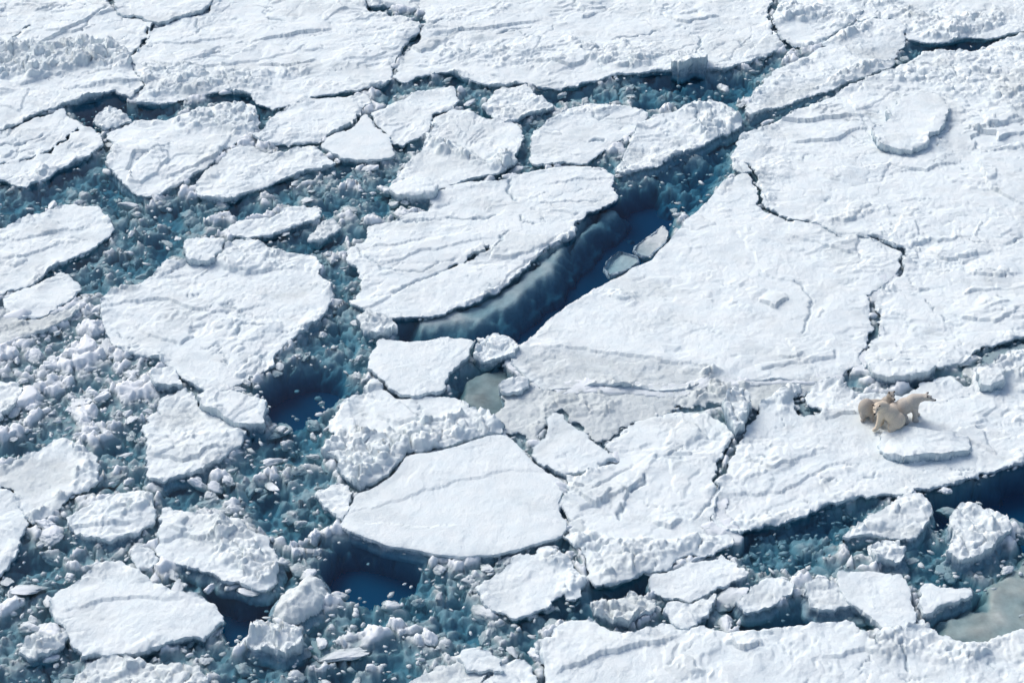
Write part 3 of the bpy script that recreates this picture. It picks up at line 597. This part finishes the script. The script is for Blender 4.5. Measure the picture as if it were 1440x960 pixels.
F('knobbly ice chunk afloat at the right edge of dark water', '1329,730 1340,717 1351,709 1370,707 1383,716 1415,727 1429,742 1407,760 1390,773 1374,784 1355,790 1342,783 1329,776 1337,762 1340,752 1336,742', rub=.5, plates=.3, H=.34, foot=.2)
F('little white lump drifting between peaked and knobbly chunks', '1224,773 1232,765 1243,761 1261,765 1276,775 1268,786 1250,791 1232,789', name='ice_lump', cat='ice lump', rub=.5, H=.2, plates=0, g=(.04, .06), foot=.25)
F('bottom right snow field spanning the lower edge', '760,975 764,940 752,912 775,893 794,871 831,875 857,884 895,889 940,880 992,884 1026,889 1060,886 1077,887 1115,878 1149,877 1182,875 1201,871 1211,884 1224,900 1238,890 1262,892 1287,884 1298,868 1308,880 1320,893 1340,900 1359,901 1389,901 1406,890 1440,886 1600,890 1600,1100 770,1100',
  plates=.45, rough=.9, rubble=[(P('1215,895 1240,885 1290,880 1330,900 1400,900 1380,940 1290,930 1240,930'), .5)], rim=.4)
F('pale shelf piece left of the bottom snow field', '665,975 680,955 706,932 725,925 742,928 757,950 764,975 764,1100 665,1100', plates=.4, rim=.3)
F('low greenish wet shelf along the bottom edge centre', '555,985 585,957 625,940 655,925 680,922 700,930 678,952 662,975 662,1080 560,1080', H=.1, wet_all=.4, plates=.3, rim=.4, name='ice_shelf', cat='ice shelf')
F('rectangular stacked block near the bottom edge', '645,918 660,912 690,915 707,925 700,932 705,940 680,944 655,942 652,930', name='ice_block', cat='ice block', H=.3, plates=.5, g=(.04, .06))
# pieces of the grey pool and the leads
F('white arrowhead block beside the grey pool', '697,541 712,535 730,530 743,533 735,545 728,551 712,549', name='ice_block', cat='ice block', H=.35, plates=.1, g=(.04, .06))
F('snowy shelf block at the foot of the blue lead', '664,502 676,484 690,472 704,474 722,478 728,489 726,498 705,503 684,511', rub=.35, plates=.2, H=.25, g=(.04, .06), name='ice_block', cat='ice block')
F('rubbly white lump at the left foot of the blue lead', '498,452 512,446 530,446 550,453 560,467 543,474 524,474 508,465', rub=.6, plates=0, H=.22, g=(.04, .06), name='ice_lump', cat='ice lump')
F('tall snow stack standing at the head of the bear floe crack', '1014,568 1026,562 1038,553 1051,556 1054,574 1046,592 1036,612 1030,600 1018,584', name='ice_block', cat='ice block', rub=.6, H=.45, plates=0, g=(.04, .06))
F('flat raised slab lying on the upper right ice field', '1227,198 1240,176 1253,148 1280,134 1303,129 1332,143 1335,157 1318,187 1297,208 1277,212 1247,207', name='ice_slab', cat='ice slab', group='slabs lying on the ice fields', H=.44, plates=.1, rough=.7, rim=.6, rag=.26, base=.1, foot=0.)
F('curved slab with a hollow under its near edge in front of the bears', '1236,606 1270,600 1310,604 1345,610 1362,616 1364,636 1332,642 1300,646 1275,648 1252,642 1238,630', name='ice_slab', cat='ice slab', group='slabs lying on the ice fields', H=.27, plates=.1, rough=.9, rim=.2, base=.08, foot=-.15, rag=.12)
F('upright grey boulder of ice on the far edge of the dark lead', '944,86 948,76 958,70 975,66 990,72 996,80 993,88 980,84 966,90 953,92', name='ice_block', cat='ice block', H=.62, plates=0, rub=.35, g=(.03, .04), base=.05, wet_all=.15, foot=.04, tilt=(.1, -.15))
F('snow capped block at the head of the grey pocket by bears', '1376,515 1390,518 1403,510 1412,520 1414,535 1396,540 1380,538', name='ice_block', cat='ice block', H=.5, plates=.1, g=(.04, .06), base=.1)
F('flat pressed plate behind the bears at the end of the crack', '1218,512 1240,507 1285,505 1316,512 1310,522 1280,528 1250,530 1228,524', name='ice_slab', cat='ice slab', group='slabs lying on the ice fields', H=.42, plates=.1, base=.05, foot=0., rim=.4)
F('grey refrozen slush band between the smooth round floe and triangular field', '722,512 745,535 770,548 833,543 887,546 933,551 960,549 1005,534 1040,536 1093,534 1150,539 1175,534 1160,545 1130,556 1105,548 1075,562 1058,580 1052,560 1030,560 1012,572 985,578 953,576 913,585 883,595 866,606 855,618 838,617 812,601 795,588 783,576 766,598 750,620 730,620 712,606 690,585 712,575 705,556 735,552 745,540 730,525',
  name='grey_ice', cat='grey ice', H=.02, rough=.9, plates=.15, wet_all=.7, rub=.10, rim=.2, rag=.32, foot=.3, rubble=[(P('745,600 770,560 830,545 880,560 850,590 800,585 760,620'), .35), (P('960,548 1010,534 1060,540 1040,560 980,565'), .5)])
# the pack goes on outside the frame
for t in ('1606,-60 2400,-60 2400,470 1606,466', '1606,486 2400,500 2400,660 1606,618', '1606,896 2400,880 2400,1100 1606,1100', '-800,-60 -166,-60 -166,225 -800,240', '-800,330 -126,350 -126,435 -800,450', '-800,690 -106,695 -106,845 -800,860'):
    link('pack_ice', floe_mesh('pack_ice', P(t), g=(.16, .24), cuts=False, plates=.2, seed=len(t) * 7), kind='structure')
# ice hanging just under the water
def SHEET(label, pts, H=-.12, soft=.7, wet=1.0, **kw):
    me = floe_mesh('sunken_ice', P(pts), H=H, mat=kw.pop('mat', None), soft=soft, wet_all=wet, rag=.25, cuts=False, seed=900 + len(pts), g=(.09, .13), **kw)
    link('sunken_ice', me, label, 'sunken ice', 'thin ice just under the water')
SHEET('milky grey pool of thin ice beside the small five sided floe', '628,560 640,535 662,515 700,512 722,510 745,545 740,580 715,612 690,600 650,582', H=-.13, soft=.6, mat=M_MURK)
SHEET('cloudy green thin ice at the lower right corner', '1280,885 1310,850 1350,838 1380,805 1410,775 1450,755 1600,745 1600,930 1280,930', H=-.06, soft=.9, mat=M_PALE)
SHEET('grey slush pocket frozen behind the bear floe at right', '1345,545 1352,508 1385,488 1440,475 1600,470 1600,500 1420,510 1390,540', H=-.03, soft=.3)
SHEET('teal underwater shelf in the blue lead beside the central floe', '560,440 640,425 690,400 730,370 765,345 795,320 822,325 815,360 788,395 755,425 725,448 690,462 640,474 580,472', H=-.10, soft=.8)
SHEET('pale tongue of underwater ice at the top of the blue lead', '775,350 800,318 840,285 872,280 885,300 862,322 838,345 805,372', H=-.22, soft=.8)
SHEET('teal submerged ledge beside the right bank of the blue lead', '905,350 930,320 960,300 985,265 1010,262 1000,290 960,330 925,365', H=-.16, soft=.7)
def SLAB(label, pts, H, tilt, **kw):
    me = floe_mesh('sunken_ice', P(pts), H=H, plates=.2, rim=.1, wet_all=.8, rag=.05, cuts=False, seed=700 + len(pts), g=(.05, .07), tilt=tilt, base=H - .5, **kw)
    link('sunken_ice', me, label, 'sunken ice', 'thin ice just under the water')
FLOES.append(P('888,352 918,330 933,317 940,330 935,345 915,362 900,362')); FLOES.append(P('848,378 860,362 872,355 898,364 898,374 875,386 855,392'))
SLAB('tilted grey plate half sunk by the right bank of the lead', '888,352 918,330 933,317 940,330 935,345 915,362 900,362', -.03, (.06, .04))
SLAB('grey slab half sunk below the tilted plate in the lead', '848,378 860,362 872,355 898,364 898,374 875,386 855,392', -.10, (.08, .02))

# ------------------------------------------------------------------ brash: thousands of lumps between the floes
OX, OY, ST = -170, -120, 2
GW, GH = (1440 + 340) // ST, (960 + 240) // ST
gxp, gyp = np.meshgrid(OX + ST * np.arange(GW), OY + ST * np.arange(GH)); gxp = gxp.astype(float); gyp = gyp.astype(float)
def inside(p, X, Y):
    r = np.zeros(X.shape, bool); n = len(p)
    for i in range(n):
        ax, ay = p[i]; bx, by = p[(i + 1) % n]
        if ay != by: r ^= ((ay > Y) != (by > Y)) & (X < (bx - ax) * (Y - ay) / (by - ay) + ax)
    return r
occ = np.zeros(gxp.shape, bool)
for p in FLOES: occ |= inside(p, gxp, gyp)
dens = np.ones(gxp.shape); emer = np.full(gxp.shape, -.02); small = np.zeros(gxp.shape)
emer += .20 * fbm(gxp / 90., gyp / 60., 3, 5)
for s, dv, ev in [
    ('857,262 870,275 900,262 930,262 950,285 940,320 905,372 860,397 810,427 770,453 735,482 690,478 640,477 560,475 555,450 600,450 660,430 700,412 750,372 810,330', .0, None),
    ('365,548 385,578 435,575 470,545 482,525 440,512 400,522', .04, -.3), ('450,795 478,762 520,765 590,785 575,815 540,835 480,828', .03, -.3),
    ('1300,700 1440,655 1600,640 1600,800 1440,790 1440,740 1380,705 1330,712 1322,740', .0, None), ('285,815 335,835 395,830 385,858 320,900 305,850', .1, -.3),
    ('640,545 662,520 722,515 735,545 725,600 690,590 650,580', .10, .02), ('760,560 960,560 1100,540 1150,545 1050,590 1030,640 880,600 800,590', .45, .03),
    ('1310,870 1370,840 1440,810 1600,800 1600,930 1300,930', .03, -.1), ('1030,745 1200,705 1240,700 1180,770 1120,800 1040,790', 1.0, -.22),
    ('1040,850 1180,860 1220,900 1040,890', .35, -.25), ('825,815 905,800 920,830 850,845', .15, -.25), ('0,440 130,430 150,440 200,500 230,540 215,600 140,620 0,620', 1.6, .14), ('-170,440 0,440 0,620 -170,620', 1.4, .14),
    ('760,130 840,112 960,98 1060,90 1060,130 1000,145 840,148 770,145', .75, -.06), ('95,150 165,128 260,148 250,165 160,172 110,165', .5, -.2), ('280,135 350,130 385,155 370,180 350,150', .5, -.2), ('500,130 640,100 740,122 690,130 640,128 580,130', .8, -.08),
    ('900,230 1035,180 1030,230 960,290 930,270', .8, -.15), ('1270,92 1300,60 1440,40 1430,55 1320,72', .2, -.2), ('20,265 150,200 170,260 250,280 160,300 40,300', .9, -.1),
    ('470,225 560,225 560,300 500,320 440,300', 1.2, -.02), ('160,300 330,275 320,330 260,350 160,400 110,430 110,390', 1.0, -.06)]:
    m = inside(P(s), gxp, gyp); dens[m] = dv
    if ev is not None: emer[m] = ev + .10 * fbm(gxp[m] / 60., gyp[m] / 40., 3, 6)
NB = 36000
def gblur(a, n):
    for _ in range(n):
        a = (a + np.roll(a, 1, 0) + np.roll(a, -1, 0) + np.roll(a, 1, 1) + np.roll(a, -1, 1)) / 5
    return a
near = gblur(occ.astype(float), 12)
emer += .16 * near; dens *= .55 + 1.1 * near
px = rng.uniform(OX, OX + GW * ST - 3, NB); py = rng.uniform(OY, OY + GH * ST - 3, NB)
gi = ((py - OY) / ST).astype(int); gj = ((px - OX) / ST).astype(int)
acc = (~occ[gi, gj]) & (rng.uniform(0, 1.6, NB) < dens[gi, gj])
px, py, gi, gj = px[acc], py[acc], gi[acc], gj[acc]; nb = len(px)
u = rng.uniform(0, 1, nb); a_ = 1.9; r0, r1 = .065, .55
rad = (r0 ** (-a_ + 0) + u * (r1 ** (-a_) - r0 ** (-a_))) ** (-1 / a_)
em = emer[gi, gj] + .03 + rng.normal(0, .07, nb)
wx_, wy_ = unproj(px, py, 0)
sxy = rng.uniform(.65, 1.5, nb); hz = rad * np.where(rng.uniform(0, 1, nb) < .25, rng.uniform(.18, .3, nb), rng.uniform(.4, .75, nb)); sxy = np.where(hz < .3 * rad, sxy ** 1.2, sxy)
top = np.where(em > 0, np.minimum(em + .25 * hz, hz * 1.2), em)
zc = top - hz
def blob(sub, seed):
    rs = np.random.default_rng(seed)
    bm = bmesh.new(); bmesh.ops.create_icosphere(bm, subdivisions=sub, radius=1)
    ang = 0
    pl = rs.normal(0, 1, (11, 3)); pl /= np.linalg.norm(pl, axis=1)[:, None]; dd = rs.uniform(.5, .95, 11)
    off = Vector(rs.uniform(-50, 50, 3))
    for v in bm.verts:
        n = v.co.normalized(); r = 1.05
        if ang != 1:
            for k in range(11):
                c = pl[k] @ np.array(n)
                if c > .2: r = min(r, dd[k] / c)
        r += .20 * mnoise.noise(n * 1.6 + off) + .13 * mnoise.noise(n * 3.5 + off)
        if sub > 2: r += .09 * mnoise.noise(n * 7 + off) + .05 * mnoise.noise(n * 14 + off)
        v.co = n * r
    V = np.array([v.co[:] for v in bm.verts]); T = np.array([[v.index for v in f.verts] for f in bm.faces]); bm.free()
    return V, T
LOW = [blob(2, 30 + k) for k in range(10)]
TINY = [blob(1, 30 + k) for k in range(10)]
HIGH = [mesh_np('ice_lump', *blob(4, 60 + k), M_BRASH) for k in range(12)]
qx, qy = proj(wx_, wy_, top)
vis = (qx > 4) & (qx < 1436) & (qy > 4) & (qy < 956)
cover = occ[np.clip(((qy + 0 - OY) / ST).astype(int), 0, GH - 1), np.clip(((qx - OX) / ST).astype(int), 0, GW - 1)]
score = np.where(vis & ~cover & (top > -.35), rad * (1 + np.clip(top, -.3, .1)), 0)
order = np.argsort(-score); indiv = order[:270]
SHORT = """far left ice sheet with a ridge|smooth ice sheet cut by the top edge|broad far sheet between two cracks|wide far ice field at the top|far floe boxed in by two cracks|grey fronted floe at upper right|far right corner ice sheet|grey wedge floe at upper right|huge ridged ice field|smooth triangular ice field|long bear floe|broken middle floe|pointed triangular slab|large smooth round floe|heap of jumbled plates|angular slab by the smooth round floe|long central floe|five sided floe|scalloped white floe|snow block on the scalloped floe|white block by the scalloped floe|low rounded floe at the left side|small oval floe|grey wet shelf at left|floe tip in the grey rubble|two part pond floe|white slab on the pond floe|cracked floe at upper left|tilted upper left floe|small white lump floe|worn snow floe|ragged white floe|flat square slab|sloping snowy slab|dish shaped floe|low snow lump floe|broken grey floe near the far lead|smooth topped floe at upper centre|greyish floe by the far lead|slim snow floe|leaning grey lump|melt pond floe|white floe below the melt pond|oblong rubbly floe|large bumpy floe|small bright block|big smooth grainy floe|grey rubble floe at the bottom|rough ice cake|cauliflower shaped lump|rounded growler|tilted floe with grey left face|bluish brash heap|pale flat floe|wedge under the pale flat floe|wet grey slab|square snow covered slab|white chunk with blue ledge|triangular white floe|sharp peaked chunk|knobbly ice chunk|little white drifting lump|bottom right snow field|pale shelf by the bottom field|greenish shelf at the bottom|rectangular stacked block|white arrowhead block|snowy shelf block|rubbly white lump by the blue lead|tall snow stack|raised slab on the ridged field|curved slab before the bears|upright grey boulder|snow capped block near the bears|pressed plate behind the bears|grey slush band|tilted half sunk plate|lower half sunk slab""".split('|')
ORD = ['largest', 'second largest', 'third largest', 'fourth largest', 'fifth largest', 'sixth largest', 'seventh largest', 'eighth largest', 'ninth largest', 'tenth largest', 'eleventh largest', 'twelfth largest', 'thirteenth largest', 'fourteenth largest']
seen = {}
for i in indiv:                                   # already in order of size
    best = None
    for k, p in enumerate(FLOES[:len(SHORT)]):
        qd, t = 1e9, None
        for m in range(len(p)):
            a, b = p[m], p[(m + 1) % len(p)]; dv = b - a
            t = np.clip(((qx[i] - a[0]) * dv[0] + (qy[i] - a[1]) * dv[1]) / (dv @ dv + 1e-9), 0, 1); c = a + t * dv
            d = np.hypot(qx[i] - c[0], qy[i] - c[1])
            if d < qd: qd, cb = d, c
        if best is None or qd < best[0]: best = (qd, k, cb)
    k = best[1]; c = FLOES[k].mean(0) if np.ptp(FLOES[k][:, 0]) < 300 else best[2]
    ux, uy = qx[i] - c[0], (qy[i] - c[1]) * 1.4
    way = ('right of' if ux > 0 else 'left of') if abs(ux) > abs(uy) else ('below' if uy > 0 else 'above')
    n = seen[(k, way)] = seen.get((k, way), -1) + 1
    o = link('ice_lump', HIGH[i % 12], '%s loose brash lump %s the %s' % (ORD[min(n, 13)], way, SHORT[k]), 'ice lump', 'loose lumps of brash ice')
    o.location = (wx_[i], wy_[i], zc[i]); o.scale = (rad[i] * sxy[i], rad[i] / sxy[i], hz[i]); o.rotation_euler = (rng.normal(0, .15), rng.normal(0, .15), rng.uniform(0, 6.28))
assert len(SHORT) == len(FLOES), (len(SHORT), len(FLOES))
rest = np.setdiff1d(np.arange(nb), indiv)
VV = []; TT = []; off = 0
for i in rest:
    V, T = (LOW if rad[i] > .2 else TINY)[i % 10]; a = rng.uniform(0, 6.28); c, s = math.cos(a), math.sin(a)
    q = V * (rad[i] * sxy[i], rad[i] / sxy[i], hz[i])
    VV.append(np.stack([q[:, 0] * c - q[:, 1] * s + wx_[i], q[:, 0] * s + q[:, 1] * c + wy_[i], q[:, 2] + zc[i]], 1)); TT.append(T + off); off += len(V)
link('brash_ice', mesh_np('brash_ice', np.concatenate(VV), np.concatenate(TT), M_BRASH), 'mass of small brash ice floating between the floes', 'brash ice', kind='stuff')
# slush hanging below the surface between the floes, absent under the clear openings
x0, y0 = unproj(np.array([-170, 1610]), np.array([1080, 1080])); x1, y1 = unproj(np.array([-170, 1610]), np.array([-120, -120]))
gx = np.arange(min(x0[0], x1[0]), max(x0[1], x1[1]), .062); gy = np.arange(y0[0], y1[0], .09)
X, Y = np.meshgrid(gx, gy); ppx, ppy = proj(X, Y, 0)
ii = ((ppy - OY) / ST).astype(int); jj = ((ppx - OX) / ST).astype(int)
ok = (ii >= 0) & (ii < GH) & (jj >= 0) & (jj < GW); ii = np.clip(ii, 0, GH - 1); jj = np.clip(jj, 0, GW - 1)
def blur(a, n):
    for _ in range(n):
        a = (a + np.roll(a, 1, 0) + np.roll(a, -1, 0) + np.roll(a, 1, 1) + np.roll(a, -1, 1)) / 5
    return a
Dm = blur(np.minimum(dens * 1.5, 1), 60)[ii, jj]; Em = blur(emer, 8)[ii, jj]; ob = blur(occ.astype(float), 6)[ii, jj]; keepv = ok & (blur(1. - occ, 34)[ii, jj] > .01)
kq = keepv[:-1, :-1] & keepv[1:, 1:]
idx = np.arange(X.size).reshape(X.shape)
Q = np.stack([idx[:-1, :-1], idx[:-1, 1:], idx[1:, 1:], idx[1:, :-1]], -1)[kq]
used = np.unique(Q); rm = np.full(X.size, -1); rm[used] = np.arange(len(used)); Q = rm[Q]
X = X.ravel()[used]; Y = Y.ravel()[used]; Dm = Dm.ravel()[used]; Em = Em.ravel()[used]; ob = ob.ravel()[used]
wx = X + .25 * fbm(X * 1.3, Y * 1.3, 3, 191) + .06 * fbm(X * 6, Y * 6, 2, 193); wy = Y + .25 * fbm(X * 1.3, Y * 1.3, 3, 192) + .06 * fbm(X * 6, Y * 6, 2, 194)
heap = lumps(wx * .8, wy * .8, 95) * .34 + lumps(wx * 1.9, wy * 1.9, 92) * .22 + lumps(wx * 4.4, wy * 4.4, 93) * .14 + .06 * fbm(X * 5, Y * 5, 3, 94)
for fs, am, sd in ((1.05, .30, 201), (2.3, .17, 205)):
    a = .5; d1, d2, idh, ox, oy = cells((wx * math.cos(a) + wy * math.sin(a)) * fs * .7, (-wx * math.sin(a) + wy * math.cos(a)) * fs, sd)
    heap = heap + am * ((idh - .5) * 1.2 + ox * (idh * 7 % 1 - .5) * 1.0 + oy * (.35 - idh * 13 % 1) * 1.0) * sstep(0, .12, d2 - d1) - am * .5 * (1 - sstep(0, .12, d2 - d1))
fill = np.zeros(gxp.shape)
for t in ('176,84 200,80 208,122 190,146 176,140 194,118', '950,700 1012,686 1046,762 990,764', '1137,302 1222,322 1222,344 1137,324', '1222,390 1262,380 1262,396 1240,424 1222,424', '1200,496 1226,496 1240,522 1200,524',
          '712,500 767,541 833,535 887,538 933,543 960,541 1005,527 1040,529 1093,527 1185,526 1185,540 1093,541 1040,543 1005,541 960,558 933,559 887,554 833,552 767,559 708,514', '1196,18 1216,18 1212,36 1190,46'):
    fill = np.maximum(fill, inside(P(t), gxp, gyp))
fill = blur(fill, 8)[np.clip(((proj(X, Y, 0)[1] - OY) / ST).astype(int), 0, GH - 1), np.clip(((proj(X, Y, 0)[0] - OX) / ST).astype(int), 0, GW - 1)]
Z = 1.25 * Em - .315 + heap * 1.1 + .26 * fbm(X * .45, Y * .45, 3, 91) - 1.3 * (1 - sstep(0, .9, Dm))
link('slush', mesh_np('slush', np.stack([X, Y, np.maximum(np.minimum(np.clip(Z, -1.2, .28), .28 - .4 * ob), np.where(fill > .3, .07 + .16 * heap, -2))], 1), Q, M_BRASH), 'cloudy slush hanging in the water between the floes', 'slush', kind='stuff')
print('TRIS', sum(2 * len(o.data.polygons) if o.data and len(o.data.polygons) and len(o.data.polygons[0].vertices) == 4 else len(o.data.polygons) for o in COL.objects if o.type == 'MESH'))

# ------------------------------------------------------------------ polar bears
def capsule(bm, a, b, ra, rb, seg=14):
    a = Vector(a); b = Vector(b); d = b - a
    n = 5
    for k in range(n + 1):
        t = k / n
        bmesh.ops.create_uvsphere(bm, u_segments=seg, v_segments=8, radius=ra + (rb - ra) * t, matrix=Matrix.Translation(a + d * t))
def ell(bm, c, r, rot=(0, 0, 0)):
    from mathutils import Euler
    m = Matrix.Translation(c) @ Euler(rot).to_matrix().to_4x4() @ Matrix.Diagonal((r[0], r[1], r[2], 1))
    bmesh.ops.create_uvsphere(bm, u_segments=18, v_segments=12, radius=1, matrix=m)
def voxel_body(name, bm, mat, vox=.022):
    me = bpy.data.meshes.new(name); bm.to_mesh(me); bm.free()
    o = bpy.data.objects.new(name, me); COL.objects.link(o)
    r = o.modifiers.new('r', 'REMESH'); r.mode = 'VOXEL'; r.voxel_size = vox; r.use_smooth_shade = True
    s = o.modifiers.new('s', 'SMOOTH'); s.factor = .5; s.iterations = 9
    dg = bpy.context.evaluated_depsgraph_get(); m2 = bpy.data.meshes.new_from_object(o.evaluated_get(dg))
    m2.name = name; m2.materials.clear(); m2.materials.append(mat)
    COL.objects.unlink(o); bpy.data.objects.remove(o)
    return m2
def blobpart(name, parent, mat, c, r):
    bm = bmesh.new(); ell(bm, c, r)
    me = bpy.data.meshes.new(name); bm.to_mesh(me); bm.free(); me.materials.append(mat)
    for p in me.polygons: p.use_smooth = True
    return link(name, me, parent=parent)
def head(bm, c, f, up, s):
    """skull, muzzle along f; returns points for the eyes, ears, nose"""
    c = Vector(c); f = Vector(f).normalized(); up = Vector(up); rt = f.cross(up).normalized(); up = rt.cross(f).normalized()
    capsule(bm, c - f * .05 * s, c + f * .07 * s, .135 * s, .115 * s)
    capsule(bm, c + f * .08 * s - up * .025 * s, c + f * .27 * s - up * .05 * s, .085 * s, .055 * s)
    for k in (-1, 1):
        capsule(bm, c - f * .03 * s + up * .10 * s + rt * k * .105 * s, c - f * .03 * s + up * .145 * s + rt * k * .12 * s, .042 * s, .036 * s, 10)
    return dict(nose=c + f * .315 * s - up * .035 * s, eyes=[c + f * .145 * s + up * .06 * s + rt * k * .065 * s for k in (-1, 1)],
                ears=[c + f * .008 * s + up * .14 * s + rt * k * .118 * s for k in (-1, 1)], mouth=c + f * .29 * s - up * .085 * s)
def bear(label, pos, bm, hd, s, fur):
    root = bpy.data.objects.new('polar_bear', None); COL.objects.link(root); root.location = pos
    root.scale = (.86,) * 3; root['label'] = label; root['category'] = 'polar bear'; root['group'] = 'polar bear family'
    link('body', voxel_body('body', bm, fur), parent=root)
    blobpart('nose', root, M_DARK, hd['nose'], (.04 * s,) * 3)
    for e in hd['eyes']: blobpart('eye', root, M_DARK, e, (.022 * s,) * 3)
    for e in hd['ears']: blobpart('inner_ear', root, M_EAR, e, (.034 * s,) * 3)
    blobpart('mouth', root, M_DARK, hd['mouth'], (.03 * s, .03 * s, .012 * s))
    return root
def gpt(px, py, z):
    x, y = unproj(px, py, z); return Vector((float(x), float(y), z))
ZB = .17
def leg(bm, hip, knee, foot, r0, r1, r2, toe):
    capsule(bm, hip, knee, r0, r1); capsule(bm, knee, foot, r1, r2)
    f = Vector(foot); capsule(bm, f, f + Vector(toe), r2 * 1.05, r2 * .9)
# mother: sits facing right on straight forelegs, neck stretched out
bm = bmesh.new()
ell(bm, (-.36, 0, .38), (.38, .36, .38)); ell(bm, (-.04, 0, .62), (.46, .33, .36), (0, -.55, 0)); ell(bm, (.26, -.02, .84), (.31, .29, .33))
capsule(bm, (.30, -.02, .98), (.66, -.08, 1.12), .24, .155)
hd_m = head(bm, (.80, -.12, 1.14), (1, -.22, -.10), (0, 0, 1), 1.1)
leg(bm, (.34, -.18, .66), (.40, -.22, .36), (.38, -.22, .08), .17, .115, .09, (.12, -.03, -.02))
leg(bm, (.30, .17, .66), (.46, .18, .36), (.50, .18, .08), .16, .11, .09, (.12, 0, -.02))
leg(bm, (-.30, -.24, .34), (-.02, -.32, .26), (-.10, -.34, .07), .22, .14, .09, (.18, -.02, -.02))
leg(bm, (-.36, .22, .34), (-.1, .28, .24), (-.18, .28, .07), .22, .14, .09, (.16, 0, -.02))
bear('large cream polar bear sitting on the right with neck stretched out', gpt(1271, 588, ZB), bm, hd_m, 1.0, M_FURG)
# tan young bear: sits on its haunches, chest to the left, face to the camera
bm = bmesh.new()
ell(bm, (.36, -.10, .38), (.38, .36, .36)); ell(bm, (.10, 0, .64), (.48, .31, .34), (0, .6, 0)); ell(bm, (-.22, .06, .88), (.31, .28, .30))
capsule(bm, (-.27, .02, .98), (-.44, -.10, 1.07), .23, .19)
hd_t = head(bm, (-.53, -.26, 1.08), (-.34, -1, .08), (0, .3, 1), 1.12)
leg(bm, (-.28, -.10, .76), (-.34, -.18, .42), (-.42, -.24, .08), .17, .11, .09, (-.12, -.10, -.02))
leg(bm, (-.18, .18, .72), (-.16, .14, .38), (-.16, .10, .08), .16, .11, .085, (-.08, -.10, -.02))
leg(bm, (.38, -.28, .34), (.12, -.36, .22), (.24, -.42, .07), .23, .14, .09, (-.17, -.06, -.02))
leg(bm, (.42, .16, .34), (.22, .22, .22), (.30, .22, .07), .22, .12, .085, (-.15, 0, -.02))
bear('tan polar bear in front, hunched on its haunches with face to the camera', gpt(1246, 599, ZB), bm, hd_t, 1.06, M_FURT)
# grey young bear behind: rump to the left, head over the tan one's back
bm = bmesh.new()
ell(bm, (-.52, -.16, .44), (.34, .33, .42)); ell(bm, (-.10, 0, .40), (.50, .30, .30)); ell(bm, (.38, .14, .46), (.30, .26, .30))
capsule(bm, (.40, .16, .56), (.46, .12, .86), .17, .14)
hd_g = head(bm, (.47, .02, .95), (.34, -1, .10), (0, .3, 1), 1.0)
leg(bm, (-.60, -.28, .34), (-.66, -.38, .2), (-.64, -.40, .07), .2, .13, .085, (-.06, -.12, -.02))
leg(bm, (-.38, -.24, .34), (-.30, -.36, .2), (-.32, -.40, .07), .18, .11, .08, (.04, -.12, -.02))
leg(bm, (.36, -.10, .45), (.4, -.12, .25), (.4, -.12, .07), .14, .1, .08, (.1, 0, -.02))
leg(bm, (.36, .22, .45), (.42, .24, .25), (.42, .24, .07), .14, .1, .08, (.1, 0, -.02))
bear('grey polar bear behind the tan one, rump left, face peeking over its back', gpt(1234, 582, ZB), bm, hd_g, 1.0, M_FURD)
